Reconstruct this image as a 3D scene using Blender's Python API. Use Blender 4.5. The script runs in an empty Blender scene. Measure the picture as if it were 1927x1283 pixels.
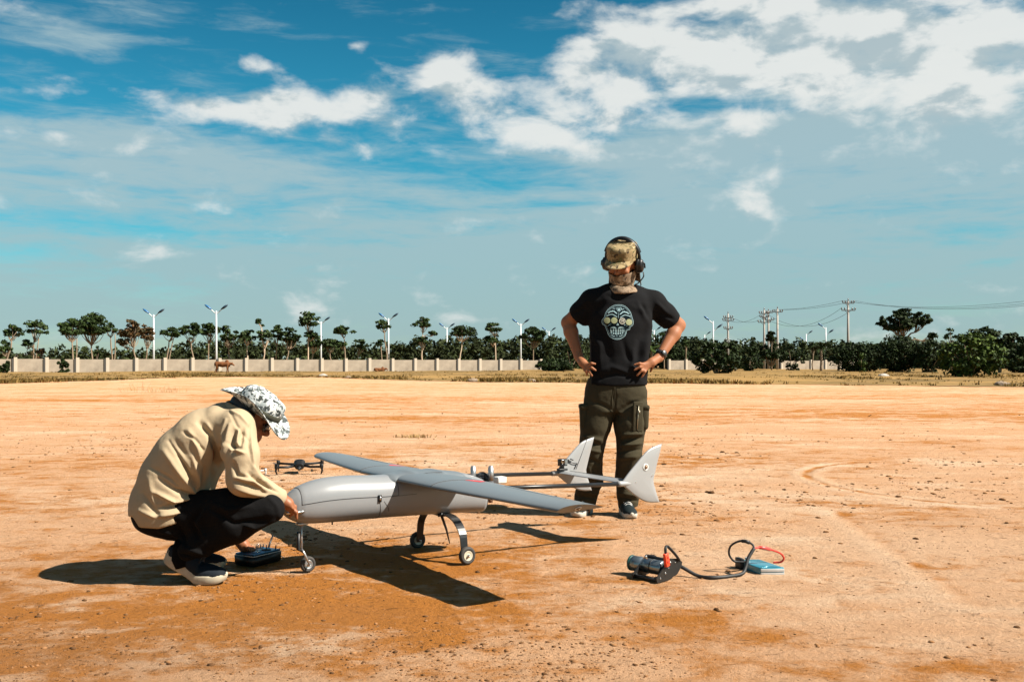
import bpy, bmesh, math, random
import numpy as np
from mathutils import Vector, Matrix
from mathutils.bvhtree import BVHTree

# ------------------------------------------------------------------ camera, sky, sun, exposure
SC = bpy.context.scene
COL = SC.collection
FPX, HOR, CX = 1873.0, 685.0, 963.5           # focal length, horizon row and centre column measured on the photo
CAMH = 1.0
cam = bpy.data.cameras.new("camera")
cam.sensor_width = 36.0
cam.lens = 36.0 * FPX / 1927.0
cam.shift_y = (HOR - 641.5) / 1927.0
cam.clip_start, cam.clip_end = 0.05, 6000.0
camo = bpy.data.objects.new("camera", cam)
COL.objects.link(camo)
camo.location = (0, 0, CAMH)
camo.rotation_euler = (math.radians(90), 0, 0)
SC.camera = camo

SUNV = Vector((0.98, -0.30, 1.0)).normalized()
SUN_EL = math.asin(SUNV.z)
SUN_AZ = math.atan2(SUNV.x, SUNV.y)           # clockwise from +Y
sl = bpy.data.lights.new("sun", 'SUN')
sl.energy = 5.0
sl.angle = math.radians(0.5)
sl.color = (1.0, 0.93, 0.82)
so = bpy.data.objects.new("sun", sl)
COL.objects.link(so)
so.location = (30, -10, 30)
so.rotation_euler = (-SUNV).to_track_quat('-Z', 'Y').to_euler()

SC.view_settings.view_transform = 'Standard'
SC.view_settings.look = 'None'
SC.view_settings.exposure = 1.40
SC.view_settings.gamma = 1.0
SC.view_settings.use_curve_mapping = False

world = bpy.data.worlds.new("World")
SC.world = world
world.use_nodes = True

class S:
    """a shader socket with arithmetic"""
    def __init__(s, nt, k): s.nt, s.k = nt, k
    def _m(s, op, *a):
        n = s.nt.nodes.new('ShaderNodeMath'); n.operation = op
        for i, v in enumerate((s,) + a):
            if isinstance(v, S): s.nt.links.new(v.k, n.inputs[i])
            else: n.inputs[i].default_value = v
        return S(s.nt, n.outputs[0])
    def __add__(s, o): return s._m('ADD', o)
    __radd__ = __add__
    def __sub__(s, o): return s._m('SUBTRACT', o)
    def __rsub__(s, o): return (s * -1.0) + o
    def __mul__(s, o): return s._m('MULTIPLY', o)
    __rmul__ = __mul__
    def __truediv__(s, o): return s._m('DIVIDE', o)
    def pow(s, o): return s._m('POWER', o)
    def exp(s): return s._m('EXPONENT')
    def max(s, o): return s._m('MAXIMUM', o)
    def min(s, o): return s._m('MINIMUM', o)
    def clamp(s): return s.max(0.0).min(1.0)
    def step(s, a, b):
        n = s.nt.nodes.new('ShaderNodeMapRange'); n.interpolation_type = 'SMOOTHSTEP'
        s.nt.links.new(s.k, n.inputs[0]); n.inputs[1].default_value = a; n.inputs[2].default_value = b
        return S(s.nt, n.outputs[0])

def noise(nt, vec, scale, detail=4, rough=.5, dist=0.0):
    n = nt.nodes.new('ShaderNodeTexNoise')
    n.inputs['Scale'].default_value = scale; n.inputs['Detail'].default_value = detail
    n.inputs['Roughness'].default_value = rough; n.inputs['Distortion'].default_value = dist
    if vec is not None: nt.links.new(vec, n.inputs['Vector'])
    return S(nt, n.outputs['Fac'])

def mapping(nt, vec, loc=(0, 0, 0), scale=(1, 1, 1), rot=(0, 0, 0)):
    n = nt.nodes.new('ShaderNodeMapping')
    n.inputs['Location'].default_value = loc; n.inputs['Scale'].default_value = scale; n.inputs['Rotation'].default_value = rot
    nt.links.new(vec, n.inputs['Vector'])
    return n.outputs['Vector']

def mixc(nt, f, a, b, mode='MIX'):
    n = nt.nodes.new('ShaderNodeMix'); n.data_type = 'RGBA'; n.blend_type = mode
    for sock, v in ((n.inputs[0], f), (n.inputs[6], a), (n.inputs[7], b)):
        if isinstance(v, S): nt.links.new(v.k, sock)
        elif isinstance(v, bpy.types.NodeSocket): nt.links.new(v, sock)
        elif isinstance(v, (int, float)): sock.default_value = v
        else: sock.default_value = tuple(v)[:3] + (1,)
    return n.outputs[2]

def build_sky():
    nt = world.node_tree
    bg = nt.nodes['Background']
    sky = nt.nodes.new('ShaderNodeTexSky')
    sky.sky_type = 'NISHITA'; sky.sun_disc = False
    sky.sun_elevation = SUN_EL; sky.sun_rotation = SUN_AZ
    sky.altitude = 0; sky.air_density = 1.0; sky.dust_density = 0.6; sky.ozone_density = 2.5
    tc = nt.nodes.new("ShaderNodeTexCoord")
    sep = nt.nodes.new('ShaderNodeSeparateXYZ')
    nt.links.new(tc.outputs['Generated'], sep.inputs[0])
    x, y, z = (S(nt, sep.outputs[i]) for i in range(3))
    az = x._m('ARCTAN2', y)
    el = z._m('ARCSINE')
    # deeper blue with height, darkened further overhead to weaken the teal fill in shadows; a pale band low over the horizon
    tint = mixc(nt, el.step(0.0, 0.16), (0.80, 1.0, 0.97), (0.20, 1.03, 1.03))      # the photograph's teal grading
    base = mixc(nt, 1.0, sky.outputs[0], tint, 'MULTIPLY')
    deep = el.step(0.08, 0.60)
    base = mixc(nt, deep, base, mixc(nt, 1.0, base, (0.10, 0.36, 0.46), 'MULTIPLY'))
    lowv = mapping(nt, tc.outputs['Generated'], (0, 0, 0), (1, 1, 3.2))
    def d3(dz):
        return mapping(nt, tc.outputs['Generated'], (3.1, 1.7, dz), (1, 1, 2.0))
    n0 = noise(nt, d3(0.40), 14.0, 10, .55, .18)
    n1 = noise(nt, d3(0.40 + .040), 14.0, 6, .55, .18)
    def blobs(lst):
        tot = None
        for px, py, hx, hy, w in lst:
            u = math.atan((px - CX) / FPX); v = math.atan((HOR - py) / FPX * math.cos(u))
            a = (az - u) * (FPX / hx); b = (el - v) * (FPX / hy)
            g = ((a * a + b * b) * -1.0).exp() * w
            tot = g if tot is None else tot + g
        return tot
    cum = blobs([(1480, 85, 330, 62, .40), (1180, 75, 190, 40, .36), (1130, 150, 190, 42, .34), (1740, 60, 260, 80, .32), (1850, 130, 200, 60, .2),
                 (830, 125, 62, 46, .36), (905, 215, 100, 42, .36), (700, 182, 58, 28, .32), (640, 277, 105, 26, .36), (800, 272, 75, 34, .3),
                 (560, 190, 80, 34, .28), (430, 195, 170, 34, .34), (470, 225, 120, 24, .28), (1080, 222, 95, 36, .3), (1020, 262, 90, 30, .24),
                 (730, 232, 50, 22, .28), (505, 122, 46, 17, .36), (15, 245, 34, 17, .34), (102, 250, 32, 14, .3), (280, 285, 60, 18, .2),
                 (1620, 190, 330, 60, .26), (1250, 215, 160, 30, .18), (330, 180, 90, 22, .22), (900, 160, 110, 24, .22), (1420, 150, 200, 30, .18), (1200, 300, 200, 24, .14), (1820, 230, 200, 50, .2), (60, 35, 150, 16, .2), (670, 85, 30, 9, .25), (380, 215, 60, 20, .15), (1500, 380, 300, 30, .1), (1340, 10, 500, 18, .25), (360, 390, 60, 12, .2), (1090, 415, 40, 16, .22), (70, 60, 130, 30, .12), (1560, 300, 260, 40, .1),
                 (1350, 195, 90, 18, -.35), (940, 45, 260, 34, -.2), (300, 70, 500, 60, -.2), (960, 330, 240, 22, -.16)])
    over = el.step(.34, .60)                                                 # cloud added overhead, out of view, for a more neutral fill light
    cum = cum + over * .17
    dens = (n0 - .5) * 1.75 + cum * 1.12 - .17
    m1 = dens.step(-0.05, 0.42)
    dens_up = (n1 - .5) * 1.75 + cum * 1.12 - .17
    under = (dens_up - dens).step(-0.06, 0.26)                                # thicker above: the underside
    # thin layered cloud
    nv = noise(nt, mapping(nt, tc.outputs['Generated'], (0.3, 5.2, 0), (1.0, 1.0, 6.5)), 5.5, 8, .6, .5)
    nf = noise(nt, mapping(nt, tc.outputs['Generated'], (7.3, 1.2, 2), (1.0, 1.0, 5.0)), 19.0, 7, .62, .6)
    veil = blobs([(230, 260, 330, 50, .34), (60, 320, 220, 60, .2), (300, 500, 1400, 130, .34), (1450, 440, 900, 170, .42), (1650, 260, 480, 95, .42),
                  (900, 600, 1500, 70, .34), (450, 345, 260, 40, .22), (110, 60, 160, 34, .24), (1750, 110, 300, 80, .25), (40, 140, 50, 12, .15), (1250, 290, 220, 30, .2),
                  (980, 345, 150, 22, -.2), (330, 440, 150, 18, -.2), (1000, 390, 90, 16, -.14), (60, 325, 90, 10, -.15)])
    lay = (nv - .5) * 1.1 + (nf - .5) * .55 + veil - .10 + over * .10
    m2 = lay.step(-0.10, 0.46) * .84
    K = 1.0
    veilc = mixc(nt, el.step(0.0, .22), (3.1 * K, 4.5 * K, 4.7 * K), (3.8 * K, 5.0 * K, 5.3 * K))
    c = mixc(nt, m2, base, veilc)
    cl = mixc(nt, under, (7.3 * K, 7.5 * K, 7.3 * K), (4.0 * K, 4.9 * K, 5.2 * K))
    c = mixc(nt, m1 * .94, c, cl)
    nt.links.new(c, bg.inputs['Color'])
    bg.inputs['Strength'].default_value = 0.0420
build_sky()
world.cycles.sampling_method = 'MANUAL'; world.cycles.sample_map_resolution = 512

# ------------------------------------------------------------------ helpers
def W(px, py, Y): return np.array([(px - CX) / FPX * Y, Y, CAMH - (py - HOR) / FPX * Y])     # a point Y metres out
def G(px, py, z=0.0):
    Y = FPX * (CAMH - z) / (py - HOR)
    return np.array([(px - CX) / FPX * Y, Y, z])

ROOTM = {}
def np_mesh(name, V, F):
    me = bpy.data.meshes.new(name)
    V = np.asarray(V, np.float32).reshape(-1, 3)
    if isinstance(F, np.ndarray):
        n, k = F.shape
        me.vertices.add(len(V)); me.vertices.foreach_set('co', V.ravel())
        me.loops.add(n * k); me.loops.foreach_set('vertex_index', F.astype(np.int32).ravel())
        me.polygons.add(n); me.polygons.foreach_set('loop_start', np.arange(n, dtype=np.int32) * k)
        me.update(calc_edges=True); me.validate()
    else:
        me.from_pydata([tuple(map(float, v)) for v in V], [], [tuple(f) for f in F]); me.update()
    return me

def rootof(o):
    while o.parent: o = o.parent
    return o
def mk(name, VF, mat, parent=None, smooth=True, world=False, label=None, cat=None, group=None, kind=None):
    V, F = VF[0], VF[1]
    V = np.asarray(V, float).reshape(-1, 3)
    if parent is not None and world:
        inv = np.array(ROOTM[rootof(parent).name].inverted())
        V = V @ inv[:3, :3].T + inv[:3, 3]
    me = np_mesh(name, V, F)
    ms = mat if isinstance(mat, (list, tuple)) else [mat]
    for m in ms: me.materials.append(m)
    if smooth: me.polygons.foreach_set('use_smooth', np.ones(len(me.polygons), bool))
    o = bpy.data.objects.new(name, me); COL.objects.link(o)
    if parent: o.parent = parent
    tag(o, label, cat, group, kind)
    return o
def tag(o, label=None, cat=None, group=None, kind=None):
    for k, v in (('label', label), ('category', cat), ('group', group), ('kind', kind)):
        if v: o[k] = v
    return o
def empty(name, loc, rz=0.0, label=None, cat=None, group=None):
    o = bpy.data.objects.new(name, None); COL.objects.link(o)
    o.empty_display_size = .1
    o.location = tuple(map(float, loc)); o.rotation_euler = (0, 0, rz)
    ROOTM[o.name] = Matrix.Translation(o.location) @ Matrix.Rotation(rz, 4, 'Z')
    return tag(o, label, cat, group)
def copy_tree(o, parent=None):
    c = o.copy(); COL.objects.link(c); c.parent = parent
    for ch in o.children: copy_tree(ch, c)
    return c

def join(*parts):
    Vs, Fs, n = [], [], 0
    for V, F in parts:
        V = np.asarray(V, float).reshape(-1, 3); Vs.append(V)
        Fs += [tuple(int(i) + n for i in f) for f in F]; n += len(V)
    return np.concatenate(Vs), Fs
def frame(d):
    d = np.asarray(d, float); d = d / np.linalg.norm(d)
    a = np.array([0, 0, 1.]) if abs(d[2]) < .9 else np.array([1., 0, 0])
    u = np.cross(a, d); u /= np.linalg.norm(u); return u, np.cross(d, u), d
def tube(pts, r, n=10, cap=True, flat=None):
    pts = np.asarray(pts, float); m = len(pts)
    r = np.full(m, r, float) if np.isscalar(r) else np.asarray(r, float)
    V = []; u = None
    for i in range(m):
        d = pts[min(i + 1, m - 1)] - pts[max(i - 1, 0)]
        d /= np.linalg.norm(d) + 1e-12
        if u is None: u, v, _ = frame(d)
        else:
            u = u - d * (u @ d); u /= np.linalg.norm(u) + 1e-12; v = np.cross(d, u)
        t = np.arange(n) / n * 2 * np.pi
        V.append(pts[i] + r[i] * (np.cos(t)[:, None] * u + np.sin(t)[:, None] * v))
    F = [(i * n + j, i * n + (j + 1) % n, (i + 1) * n + (j + 1) % n, (i + 1) * n + j) for i in range(m - 1) for j in range(n)]
    if cap: F += [tuple(range(n - 1, -1, -1)), tuple((m - 1) * n + j for j in range(n))]
    return np.concatenate(V), F
def rings(R, cap=True):
    R = [np.asarray(r, float) for r in R]; n = len(R[0]); m = len(R)
    F = [(i * n + j, i * n + (j + 1) % n, (i + 1) * n + (j + 1) % n, (i + 1) * n + j) for i in range(m - 1) for j in range(n)]
    if cap: F += [tuple(range(n - 1, -1, -1)), tuple((m - 1) * n + j for j in range(n))]
    return np.concatenate(R), F
def box(c, s, bev=0.0, R=None):
    bm = bmesh.new(); bmesh.ops.create_cube(bm, size=1.0)
    for v in bm.verts: v.co = Vector((v.co.x * s[0], v.co.y * s[1], v.co.z * s[2]))
    if bev: bmesh.ops.bevel(bm, geom=list(bm.edges), offset=bev, segments=2, profile=.6, affect='EDGES')
    V = np.array([v.co[:] for v in bm.verts]); F = [tuple(v.index for v in f.verts) for f in bm.faces]
    bm.free()
    if R is not None: V = V @ np.asarray(R)[:3, :3].T
    return V + np.asarray(c, float), F
def cyl(a, b, r, n=16, r2=None, bev=0.0):
    a, b = np.asarray(a, float), np.asarray(b, float); r2 = r if r2 is None else r2
    if bev:
        d = (b - a) / np.linalg.norm(b - a)
        return tube([a, a + d * 1e-4, a + d * bev, b - d * bev, b - d * 1e-4, b], [r - bev, r - bev, r, r2, r2 - bev, r2 - bev], n)
    return tube([a, b], [r, r2], n)
def disc_tube(c, d, prof, n=24):
    """lathe: prof = [(axial, radius)] around axis d through c"""
    u, v, d = frame(d); t = np.arange(n) / n * 2 * np.pi
    return rings([np.asarray(c) + d * a + r * (np.cos(t)[:, None] * u + np.sin(t)[:, None] * v) for a, r in prof])
def prism(poly, y0, y1):
    """polygon in (x, z) extruded along y"""
    n = len(poly)
    V = [(x, y0, z) for x, z in poly] + [(x, y1, z) for x, z in poly]
    F = [tuple(range(n - 1, -1, -1)), tuple(range(n, 2 * n))] + [(i, (i + 1) % n, n + (i + 1) % n, n + i) for i in range(n)]
    return np.array(V, float), F
def xf(VF, R=None, t=(0, 0, 0)):
    V = np.asarray(VF[0], float)
    if R is not None: V = V @ np.asarray(R)[:3, :3].T
    return V + np.asarray(t, float), VF[1]
def rotm(ax, deg): return np.array(Matrix.Rotation(math.radians(deg), 3, ax))
def bez(pts, n=40):
    """Catmull-Rom through points"""
    P = np.asarray(pts, float); P = np.vstack([2 * P[0] - P[1], P, 2 * P[-1] - P[-2]])
    out = []
    seg = len(P) - 3
    for k in np.linspace(0, seg - 1e-6, n):
        i = int(k); t = k - i; a, b, c, d = P[i:i + 4]
        out.append(.5 * ((2 * b) + (-a + c) * t + (2 * a - 5 * b + 4 * c - d) * t * t + (-a + 3 * b - 3 * c + d) * t ** 3))
    return np.array(out)

# lattice noise
_rng = np.random.default_rng(7)
_LAT = _rng.random((64, 64, 64)).astype(np.float32)
def vnoise(P):
    P = np.asarray(P, float); i = np.floor(P).astype(int); f = P - i; f = f * f * (3 - 2 * f); i &= 63; j = (i + 1) & 63
    def g(a, b, c): return _LAT[a, b, c]
    x0, y0, z0 = i[..., 0], i[..., 1], i[..., 2]; x1, y1, z1 = j[..., 0], j[..., 1], j[..., 2]
    fx, fy, fz = f[..., 0], f[..., 1], f[..., 2]
    a = g(x0, y0, z0) * (1 - fx) + g(x1, y0, z0) * fx; b = g(x0, y1, z0) * (1 - fx) + g(x1, y1, z0) * fx
    c = g(x0, y0, z1) * (1 - fx) + g(x1, y0, z1) * fx; d = g(x0, y1, z1) * (1 - fx) + g(x1, y1, z1) * fx
    return (a * (1 - fy) + b * fy) * (1 - fz) + (c * (1 - fy) + d * fy) * fz - .5
def fbm(P, o=4):
    P = np.asarray(P, float); s = 0; a = 1.0
    for _ in range(o): s = s + a * vnoise(P); P = P * 2.03 + 11.7; a *= .5
    return s

# ------------------------------------------------------------------ implicit surfaces (for bodies and clothes)
class Field:
    def __init__(s, lo, hi, h):
        s.lo = np.asarray(lo, float); s.h = h
        s.n = np.ceil((np.asarray(hi) - s.lo) / h).astype(int) + 1
        s.F = np.full(s.n, .2, np.float32)
    def _sl(s, lo, hi):
        a = np.clip(np.floor((np.asarray(lo) - s.lo) / s.h).astype(int), 0, s.n); b = np.clip(np.ceil((np.asarray(hi) - s.lo) / s.h).astype(int) + 1, 0, s.n)
        if np.any(b <= a): return None, None
        ax = [s.lo[i] + s.h * np.arange(a[i], b[i]) for i in range(3)]
        P = np.stack(np.meshgrid(*ax, indexing='ij'), -1)
        return tuple(slice(a[i], b[i]) for i in range(3)), P
    def put(s, lo, hi, fn, k=.02, op='u', m=.06):
        sl, P = s._sl(np.asarray(lo) - m, np.asarray(hi) + m)
        if sl is None: return
        d = fn(P).astype(np.float32); f = s.F[sl]
        if op == 'u':
            if k > 0:
                hh = np.clip(.5 + .5 * (f - d) / k, 0, 1); s.F[sl] = f * (1 - hh) + d * hh - k * hh * (1 - hh)
            else: s.F[sl] = np.minimum(f, d)
        else: s.F[sl] = np.maximum(f, -d)
    def cone(s, a, b, ra, rb, k=.02, op='u'):
        a, b = np.asarray(a, float), np.asarray(b, float); ab = b - a; L2 = ab @ ab + 1e-12; r = max(ra, rb)
        def fn(P):
            t = np.clip(((P - a) @ ab) / L2, 0, 1)
            return np.linalg.norm(P - a - t[..., None] * ab, axis=-1) - (ra + (rb - ra) * t)
        s.put(np.minimum(a, b) - r, np.maximum(a, b) + r, fn, k, op)
    def ell(s, c, r, R=None, k=.02, op='u'):
        c = np.asarray(c, float); r = np.asarray(r, float); R = np.eye(3) if R is None else np.asarray(R)[:3, :3]
        def fn(P):
            q = (P - c) @ R; k0 = np.linalg.norm(q / r, axis=-1); k1 = np.linalg.norm(q / (r * r), axis=-1)
            return k0 * (k0 - 1) / np.maximum(k1, 1e-6)
        m = r.max(); s.put(c - m, c + m, fn, k, op)
    def loft(s, C, ru, rv, vax, k=.02, n=2.4, op='u'):
        """tube through centres C; half width rv along vax, ru across"""
        C = np.asarray(C, float); ru = np.asarray(ru, float); rv = np.asarray(rv, float); vax = np.asarray(vax, float)
        last = len(C) - 2
        for i in range(len(C) - 1):
            a, b = C[i], C[i + 1]; ab = b - a; L = np.linalg.norm(ab); dr = ab / L
            v = vax - dr * (vax @ dr); v /= np.linalg.norm(v); u = np.cross(v, dr)
            def fn(P, a=a, dr=dr, L=L, u=u, v=v, i=i):
                q = P - a; e0 = q @ dr; t = np.clip(e0 / L, 0, 1); e = e0 - t * L
                A = np.abs(q @ u); B = np.abs(q @ v); ra = ru[i] + (ru[i + 1] - ru[i]) * t; rb = rv[i] + (rv[i + 1] - rv[i]) * t
                w = ((A / ra) ** n + (B / rb) ** n + 1e-9) ** (1 / n); d = (w - 1) * np.minimum(ra, rb)
                flat = ((e > 1e-9) & (i == last)) | ((e < -1e-9) & (i == 0))
                mr = np.minimum(ra, rb); dr_ = ((A / ra) ** n + (B / rb) ** n + (np.abs(e) / mr) ** n + 1e-9) ** (1 / n)
                return np.where(flat, np.sqrt(np.maximum(d, 0) ** 2 + e * e), (dr_ - 1) * mr)
            m = max(ru[i], rv[i], ru[i + 1], rv[i + 1])
            s.put(np.minimum(a, b) - m, np.maximum(a, b) + m, fn, k if i == 0 else .012, op)
    def cut(s, p, nrm):
        """remove the half space on the +nrm side of p"""
        ax = [s.lo[i] + s.h * np.arange(s.n[i]) for i in range(3)]
        nrm = np.asarray(nrm, float) / np.linalg.norm(nrm)
        d = (ax[0][:, None, None] - p[0]) * nrm[0] + (ax[1][None, :, None] - p[1]) * nrm[1] + (ax[2][None, None, :] - p[2]) * nrm[2]
        s.F = np.maximum(s.F, d.astype(np.float32))
    def mesh(s, smooth=2):
        F = s.F; ins = F < 0
        nx, ny, nz = s.n
        c = [ins[i:nx - 1 + i, j:ny - 1 + j, k:nz - 1 + k] for i in (0, 1) for j in (0, 1) for k in (0, 1)]
        tot = sum(q.astype(np.int8) for q in c); act = (tot > 0) & (tot < 8)
        idx = np.argwhere(act); vid = np.full(act.shape, -1, np.int64); vid[act] = np.arange(len(idx))
        offs = np.array([(i, j, k) for i in (0, 1) for j in (0, 1) for k in (0, 1)])
        val = np.stack([F[idx[:, 0] + o[0], idx[:, 1] + o[1], idx[:, 2] + o[2]] for o in offs], 1)
        acc = np.zeros((len(idx), 3)); cnt = np.zeros(len(idx))
        for a in range(8):
            for b in range(a + 1, 8):
                if np.abs(offs[a] - offs[b]).sum() != 1: continue
                m = (val[:, a] < 0) != (val[:, b] < 0)
                t = np.where(m, val[:, a] / (val[:, a] - val[:, b] + 1e-12), 0)
                acc += np.where(m[:, None], offs[a] + t[:, None] * (offs[b] - offs[a]), 0); cnt += m
        V = s.lo + (idx + acc / cnt[:, None]) * s.h
        Q = []
        for ax in range(3):
            sl0 = [slice(1, n - 1) for n in s.n]; sl1 = list(sl0); sl0[ax] = slice(0, s.n[ax] - 1); sl1[ax] = slice(1, s.n[ax])
            A = ins[tuple(sl0)]; B = ins[tuple(sl1)]
            o1, o2 = [(1, 2), (2, 0), (0, 1)][ax]
            for flip, M in ((False, A & ~B), (True, ~A & B)):
                e = np.argwhere(M)
                if not len(e): continue
                base = e + 1; base[:, ax] = e[:, ax]
                def cell(d1, d2):
                    q = base.copy(); q[:, o1] -= d1; q[:, o2] -= d2; return vid[q[:, 0], q[:, 1], q[:, 2]]
                f = np.stack([cell(1, 1), cell(0, 1), cell(0, 0), cell(1, 0)], 1)
                Q.append(f[:, ::-1] if flip else f)
        Q = np.concatenate(Q)
        return relax(V, Q, smooth), Q
def relax(V, Q, it, lam=.5):
    E = np.concatenate([Q[:, [0, 1]], Q[:, [1, 2]], Q[:, [2, 3]], Q[:, [3, 0]]])
    deg = np.bincount(E.ravel(), minlength=len(V)).astype(float); deg[deg == 0] = 1
    for _ in range(it):
        A = np.zeros_like(V)
        for ax in range(3):
            A[:, ax] = np.bincount(E[:, 0], V[E[:, 1], ax], len(V)) + np.bincount(E[:, 1], V[E[:, 0], ax], len(V))
        V = V + lam * (A / deg[:, None] - V)
    return V
def vnormals(V, Q):
    n = np.cross(V[Q[:, 2]] - V[Q[:, 0]], V[Q[:, 3]] - V[Q[:, 1]]); N = np.zeros_like(V)
    for c in range(4):
        for ax in range(3): N[:, ax] += np.bincount(Q[:, c], n[:, ax], len(V))
    return N / (np.linalg.norm(N, axis=1, keepdims=True) + 1e-12)
def fold(V, Q, lst, facing=(0, -1, 0)):
    """press creases (amp<0) and raise ridges (amp>0) in cloth; polylines are given as seen on the photo"""
    N = vnormals(V, Q); fac = np.clip((N @ np.asarray(facing, float) - .02) * 4, 0, 1)
    x = CX + FPX * V[:, 0] / V[:, 1]; y = HOR - FPX * (V[:, 2] - CAMH) / V[:, 1]
    P = np.stack([x, y], 1); D = np.zeros(len(V))
    for pts, w, amp in lst:
        pts = np.asarray(pts, float); L = np.r_[0, np.cumsum(np.linalg.norm(np.diff(pts, axis=0), axis=1))]
        best = np.full(len(V), 1e9); s = np.zeros(len(V))
        for i in range(len(pts) - 1):
            a, b = pts[i], pts[i + 1]; ab = b - a; t = np.clip(((P - a) @ ab) / (ab @ ab), 0, 1)
            d = np.linalg.norm(P - a - t[:, None] * ab, axis=1); m = d < best
            best[m] = d[m]; s[m] = (L[i] + t[m] * (L[i + 1] - L[i])) / L[-1]
        tap = np.sin(np.pi * np.clip(s * .86 + .07, 0, 1)) ** .6
        D += 1.5 * amp * np.exp(-(best / (.85 * w)) ** 2) * tap
    return V + N * (D * fac)[:, None]

# ------------------------------------------------------------------ materials
MATS = {}
def mat(name, col, rough=.6, metal=0.0, var=0.0, vscale=8.0, bump=0.0, bscale=60.0, bdist=.01, spec=.5, island=0.0, col2=None, coat=0.0, emit=None, trans=0.0):
    if name in MATS: return MATS[name]
    m = bpy.data.materials.new(name); m.use_nodes = True; MATS[name] = m
    nt = m.node_tree; b = nt.nodes['Principled BSDF']
    b.inputs['Roughness'].default_value = rough; b.inputs['Metallic'].default_value = metal
    b.inputs['Specular IOR Level'].default_value = spec
    if coat: b.inputs['Coat Weight'].default_value = coat; b.inputs['Coat Roughness'].default_value = .15
    if trans: b.inputs['Transmission Weight'].default_value = trans
    tc = nt.nodes.new('ShaderNodeTexCoord'); vec = tc.outputs['Object']
    c = None
    if col2 is None: col2 = tuple(v * .45 for v in col)
    if var or island:
        f = noise(nt, vec, vscale, 5, .6)
        f = (f - .5) * (2.2 * var) + (.5 * var)
        if island:
            g = nt.nodes.new('ShaderNodeNewGeometry'); f = f + S(nt, g.outputs['Random Per Island']) * island
        c = mixc(nt, f.clamp(), col, col2); nt.links.new(c, b.inputs['Base Color'])
    else: b.inputs['Base Color'].default_value = tuple(col) + (1,)
    if bump:
        bn = nt.nodes.new('ShaderNodeBump'); bn.inputs['Strength'].default_value = bump; bn.inputs['Distance'].default_value = bdist
        nt.links.new(noise(nt, vec, bscale, 5, .6).k, bn.inputs['Height']); nt.links.new(bn.outputs[0], b.inputs['Normal'])
    return m
def camo_mat(name, cols, scale, cuts, rough=.85, stretch=(1, 1, 1), detail=4):
    m = bpy.data.materials.new(name); m.use_nodes = True; nt = m.node_tree; b = nt.nodes['Principled BSDF']
    b.inputs['Roughness'].default_value = rough; b.inputs['Specular IOR Level'].default_value = .2
    tc = nt.nodes.new('ShaderNodeTexCoord'); c = cols[0]
    for i, cc in enumerate(cols[1:]):
        f = noise(nt, mapping(nt, tc.outputs['Object'], (3.7 * i, 1.3 * i, 5.1 * i), stretch), scale * (1 + .35 * i), detail, .55, .4)
        c = mixc(nt, f.step(cuts[i], cuts[i] + .025), c, cc)
    nt.links.new(c, b.inputs['Base Color'])
    bn = nt.nodes.new('ShaderNodeBump'); bn.inputs['Strength'].default_value = .35; bn.inputs['Distance'].default_value = .006
    nt.links.new(noise(nt, tc.outputs['Object'], 45, 4, .6).k, bn.inputs['Height']); nt.links.new(bn.outputs[0], b.inputs['Normal'])
    return m
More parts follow.
